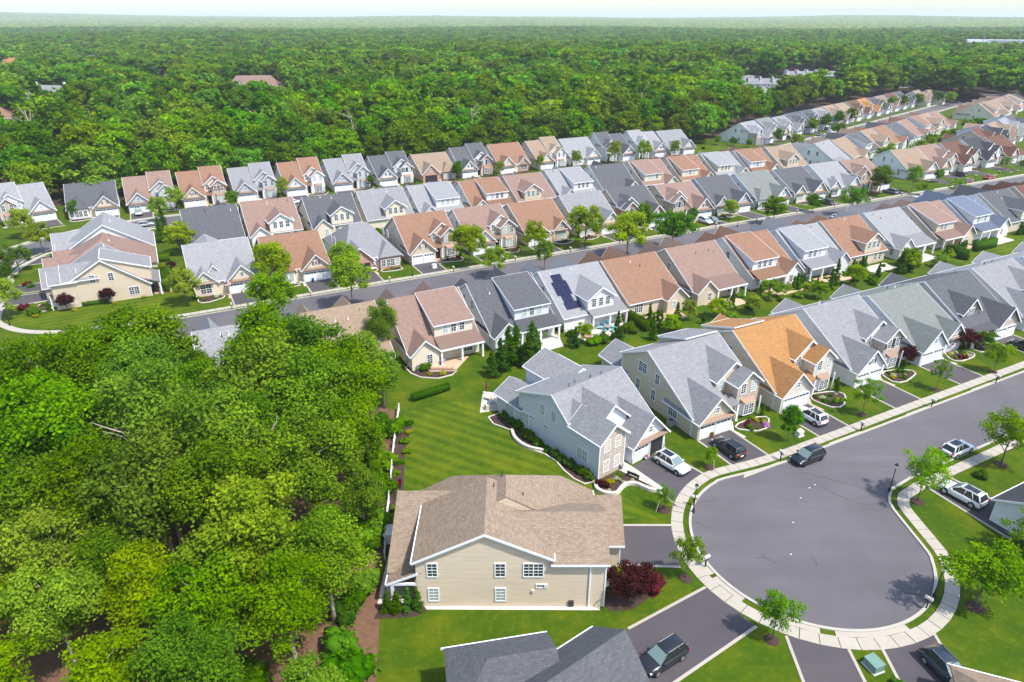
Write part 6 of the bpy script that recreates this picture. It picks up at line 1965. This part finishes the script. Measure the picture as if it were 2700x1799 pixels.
for x, y, r_, k, lab in ((-94.6, 121.8, 1.1, 'sh_red', 'dark red mound by the side street corner'), (-91.0, 119.4, 1.5, 'sh_dark', 'wide dark bush at the corner of the beige side wall'), (-102.8, 135.0, .8, 'sh_red', 'small dark red bush by the left corner driveway'), (-101.2, 133.9, .9, 'sh_green', 'round green bush by the left corner driveway'), (-90.0, 118.2, .7, 'sh_gold', 'golden edging clump at the corner lawn'), (-84.6, 121.0, .6, 'sh_gold', 'golden clump under the left plum'), (-78.4, 124.4, .6, 'sh_gold', 'golden clump under the right plum'), (-74.2, 127.6, .6, 'sh_gold', 'golden clump by the corner house porch'), (AB(-1.4, 163)[0], AB(-1.4, 163)[1], 1.3, 'sh_purple', 'front purple bush behind the side street hedges'), (AB(-1.0, 166)[0], AB(-1.0, 166)[1], 1.3, 'sh_purple', 'rear purple bush behind the side street hedges'),
                         (36.6, 32.6 + 4.0, 1.1, 'sh_green', 'round green bush by the bottom right car'), (32.6, 39.3, .7, 'sh_green', 'small round bush beside the green utility box'), (33.4, 38.6, .6, 'sh_green', 'lower small bush beside the green utility box'), (42.2, 37.2, 1.3, 'sh_red', 'dark red bush at the bottom right edge'), (57.6, 68.2, 1.0, 'sh_green', 'round green bush beside the right edge driveway'), (56.0, 53.5, 1.6, 'sh_fine', 'bright bush beside the white house at right edge'), (58.5, 57.5, 1.4, 'sh_dark', 'dark bush against the white wall, right edge')):
    shrub(k, x, y, r_, lab)
chair(*AB(-3.6, 160.2 + 3.2), R(100), 'cushion_red', 'red patio chair behind the side street houses')
chair(*AB(-2.8, 160.2 + 3.8), R(20), 'cushion_red', 'second red patio chair behind the side street houses')
# barbecue corner behind the corner house
patio([(-4.6, 83.4), (-1.8, 84.2), (-1.6, 89.0), (-4.4, 89.6)], 'paver_grey')
o = tag(empty('barbecue', (-3.0, 84.6, 0), R(20)), 'steel barbecue island at the rear corner of the blue-grey house', 'barbecue')
MB().box(-.9, .9, -.4, .4, 0, .9).obj('cabinet', 'stonewall_pale', o)
MB().box(-.5, .5, -.32, .32, .9, 1.2).obj('grill', 'metal_grey', o)
chair(-3.4, 87.0, R(60), 'cushion_cream', 'cream patio chair behind the blue-grey house')
chair(-2.6, 86.0, R(120), 'cushion_cream', 'tan patio chair nearest the barbecue island')
o = tag(empty('umbrella', (-3.8, 88.6, 0)), 'folded maroon umbrella behind the blue-grey house', 'umbrella')
MB().lathe([(.03, 0), (.03, 2.5)], 6).obj('pole', 'black_metal', o)
MB().lathe([(.16, .9), (.2, 1.1), (.05, 2.5)], 8).obj('canopy', 'car_maroon', o)
# flags
def flag(x, y, z, rz, lab):
    o = tag(empty('flag', (x, y, z), rz), lab, 'flag')
    MB().tube([(0, 0, 0), (0, -.9, .7)], .03, 5).obj('pole', 'trim_white', o)
    for k in range(6):
        MB().box(.0 if k < 3 else -.0, 1.15, -.86 + .01, -.85 + .02, .55 - .12 * (k + 1), .55 - .12 * k - .002).obj('stripe', 'flag_red' if k % 2 == 0 else 'trim_white', o)
    MB().box(0, .5, -.87, -.82, .2, .552).obj('canton', 'flag_blue', o)
flag(*AB(109.7, 56.2), 2.6, TH, 'striped flag hanging from the greenish grey roofed garage')
flag(*AB(8.0, 141.6), 2.5, TH, 'striped flag between garage doors of the first middle street house')
flag(*AB(-24.2, 160.5), 3.0, TH - math.pi / 2, 'striped flag on the front of the left corner house')
# power line masts far right
for i, (x, y) in enumerate(((690, 1010), (780, 1060), (870, 1110), (610, 960))):
    o = tag(empty('power_mast', (x, y, 0)), 'tall grey power mast above the far right forest', 'mast', 'power masts, far right')
    MB().tube([(0, 0, 0), (0, 0, 44)], [.6, .25], 6).obj('pole', 'metal_grey', o)
    for z in (38, 41.5): MB().box(-3.2, 3.2, -.2, .2, z, z + .35).obj('crossarm', 'metal_grey', o)

# ------------------------------------------------------------------ the forest beyond: one mass of trees
far_col = bpy.data.collections.new('far_tree_sources')
for v in range(7):
    rg = np.random.default_rng(900 + v)
    con = v == 6
    cl = crown_clumps(rg, 5.3 if not con else 3.0, 5.0 if not con else 1.5, 19.0, 22 if not con else 26, 2.3 if not con else 1.3, 'round' if not con else 'cone')
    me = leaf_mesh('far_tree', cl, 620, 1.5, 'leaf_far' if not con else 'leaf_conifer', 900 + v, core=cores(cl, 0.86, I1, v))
    far_col.objects.link(bpy.data.objects.new('far_tree_source', me))
CLEAR = [(-185, 520, 24, 3, 150), (-300, 470, 20, 5, 120), (-262, 350, 16, 6, 60), (-470, 690, 13, 8, 130), (-480, 830, 16, 8, 130), (560, 640, 24, 5, 120), (262, 640, 30, 2, 200), (196, 560, 26, 4, 110), (158, 470, 18, 2, 110), (330, 660, 14, 4, 110), (215, 690, 16, 5, 90), (110, 985, 52, 6, 200), (770, 1180, 50, 8, 200), (-290, 590, 18, 1, 160)]
def cap(x, y):
    """tallest tree that still leaves the buildings in the clearings in view"""
    c = 99.0
    for cx, cy, r_, zb, fr in CLEAR:
        d = math.hypot(cx, cy)
        ux, uy = cx / d, cy / d
        px, py = x - cx, y - cy
        al, ac = px * ux + py * uy, -px * uy + py * ux
        if abs(ac) < r_ * (1 + al / d * .6) and -fr < al < r_ * .55:
            if al > -16: return 0.0
            c = min(c, CAMH - (CAMH - zb) * (d + al) / d - 0.5)
    return c
def lump(x, y):
    return 0.5 + 0.5 * math.sin(x * 0.021 + 1.3 * math.sin(y * 0.017)) * math.sin(y * 0.019 + 0.9 * math.sin(x * 0.013))
V, SCL, ROT, IDX = [], [], [], []
r_ = 215.0
rf = random.Random(77)
while r_ < 3000:
    s_ = 11.0 + max(0, r_ - 300) * 0.0068
    n = int(1.62 * r_ / s_)
    for k in range(n):
        th = -0.81 + 1.62 * (k + rf.random()) / n
        rr = r_ + rf.uniform(-.5, .5) * s_
        x, y = rr * math.sin(th), rr * math.cos(th)
        if in_town(x, y, 2): continue
        ch = cap(x, y)
        if ch < 2.5: continue
        a, b = x * CT + y * ST, -x * ST + y * CT
        if y < 380 and any((x - q[0]) ** 2 + (y - q[1]) ** 2 < 40 for q in FP): continue
        if b < 285 and a < 214 and -190 < x and abs(x) < 0.8 * y + 12: continue
        und = 5 * math.sin(x * 0.004 + 1) * math.sin(y * 0.0031) if r_ > 600 else 0
        V.append((x, y, max(-3, und)))
        sc_ = (s_ / 9.0 * rf.uniform(0.68, 1.38) if r_ < 1200 else s_ / 10.5 * rf.uniform(0.66, 1.25)) * (0.8 + 0.42 * lump(x, y))
        sz_ = min(sc_, 1.05 + 0.25 * rf.random() + 0.15 * lump(x, y), ch / 19.5)
        SCL += [min(sc_, max(0.3, sz_ * 2.2)), min(sc_, max(0.3, sz_ * 2.2)), sz_]
        ROT.append(rf.uniform(0, 6.28)); IDX.append(rf.choice((0, 1, 2, 3, 4, 5, 0, 1, 2, 3, 4, 5, 6)))
    r_ += s_ * 0.92
me = bpy.data.meshes.new('far_forest')
me.from_pydata(V, [], [])
for nm, ty, dat in (('scl', 'FLOAT_VECTOR', SCL), ('rot', 'FLOAT', ROT), ('idx', 'INT', IDX)):
    me.attributes.new(nm, ty, 'POINT').data.foreach_set('vector' if nm == 'scl' else 'value', dat)
ff = tag(ob('far_forest', me), 'dense green forest stretching to the horizon behind the houses', 'forest', kind='stuff')
ng = bpy.data.node_groups.new('scatter_trees', 'GeometryNodeTree')
ng.interface.new_socket('Geometry', in_out='INPUT', socket_type='NodeSocketGeometry')
ng.interface.new_socket('Geometry', in_out='OUTPUT', socket_type='NodeSocketGeometry')
gi, go = ng.nodes.new('NodeGroupInput'), ng.nodes.new('NodeGroupOutput')
iop = ng.nodes.new('GeometryNodeInstanceOnPoints')
ci = ng.nodes.new('GeometryNodeCollectionInfo')
ci.inputs['Collection'].default_value = far_col
ci.inputs['Separate Children'].default_value = True
ci.inputs['Reset Children'].default_value = True
def named(nm, ty):
    n = ng.nodes.new('GeometryNodeInputNamedAttribute')
    n.data_type = ty
    n.inputs['Name'].default_value = nm
    return n.outputs[0]
cx_ = ng.nodes.new('ShaderNodeCombineXYZ')
ng.links.new(named('rot', 'FLOAT'), cx_.inputs[2])
ng.links.new(gi.outputs[0], iop.inputs['Points'])
ng.links.new(ci.outputs[0], iop.inputs['Instance'])
iop.inputs['Pick Instance'].default_value = True
ng.links.new(named('idx', 'INT'), iop.inputs['Instance Index'])
ng.links.new(cx_.outputs[0], iop.inputs['Rotation'])
ng.links.new(named('scl', 'FLOAT_VECTOR'), iop.inputs['Scale'])
ng.links.new(iop.outputs[0], go.inputs[0])
md = ff.modifiers.new('scatter', 'NODES')
md.node_group = ng

# wooded hills to the horizon
rg = np.random.default_rng(5)
NR, NC = 130, 520
rad = 2700 * (13500 / 2700) ** (np.arange(NR) / (NR - 1))
ang = np.linspace(-0.86, 0.86, NC)
RR, AA = np.meshgrid(rad, ang, indexing='ij')
X, Y = RR * np.sin(AA), RR * np.cos(AA)
def vn(x, y, f, seed):
    q = np.random.default_rng(seed)
    s_ = np.zeros_like(x)
    for k in range(7):
        a, b, c, d = q.normal(size=4)
        s_ += np.sin(x * f * a + y * f * b * 1.2 + 6 * c) * np.cos(y * f * a - x * f * d + c)
    return s_ / 2.6
rise = np.clip((RR - 3200) / 5000, 0, 1)
Z = 11 + 10 * vn(X, Y, 0.0012, 1) * rise + rise ** 1.3 * (52 + 26 * vn(X, Y, 0.00050, 2) - 0.0028 * X) + rg.random(X.shape) * np.where(RR < 6500, 9, 7)
Z[0, :] = -5
Z = np.where(RR > 11500, Z - (RR - 11500) * 0.03, Z)
Vh = np.stack([X, Y, Z], -1).reshape(-1, 3)
ii = (np.arange(NR - 1)[:, None] * NC + np.arange(NC - 1)[None, :]).reshape(-1)
Fh = np.stack([ii, ii + 1, ii + NC + 1, ii + NC], 1)
me = bpy.data.meshes.new('hills')
me.from_pydata(Vh.tolist(), [], Fh.tolist())
at = me.attributes.new('tint', 'FLOAT', 'FACE')
at.data.foreach_set('value', rg.random(len(Fh)).astype(np.float32))
me.materials.append(MATS['leaf_far'])
tag(ob('hills', me), kind='structure')

# summer haze
hm = bpy.data.materials.new('haze')
hm.use_nodes = True
hn = hm.node_tree
hn.nodes.clear()
pv = hn.nodes.new('ShaderNodeVolumePrincipled')
pv.inputs['Color'].default_value = (0.86, 0.92, 1.0, 1)
pv.inputs['Density'].default_value = HAZE
pv.inputs['Anisotropy'].default_value = 0.0
ho = hn.nodes.new('ShaderNodeOutputMaterial')
hn.links.new(pv.outputs[0], ho.inputs['Volume'])
MATS['haze'] = hm
hz = MB().box(-16000, 16000, -600, 15000, -20, 135).obj('haze', 'haze')
tag(hz, 'pale summer haze fading the far hills', 'haze', kind='stuff')

# things of one kind that look alike: tell them apart by their place
from collections import defaultdict
same = defaultdict(list)
for o in list(scene.objects):
    if o.parent is None and o.get('label') and o.get('kind') is None:
        same[o['label']].append(o)
for lab, L in same.items():
    if len(L) > 1 and len(lab.split()) <= 13:
        L.sort(key=lambda o: o.location.x / max(1.0, o.location.y))
        for i, o in enumerate(L):
            n = i + 1
            o['label'] = f"{lab}, {n}{'th' if 10 <= n % 100 <= 20 else {1: 'st', 2: 'nd', 3: 'rd'}.get(n % 10, 'th')} from left"
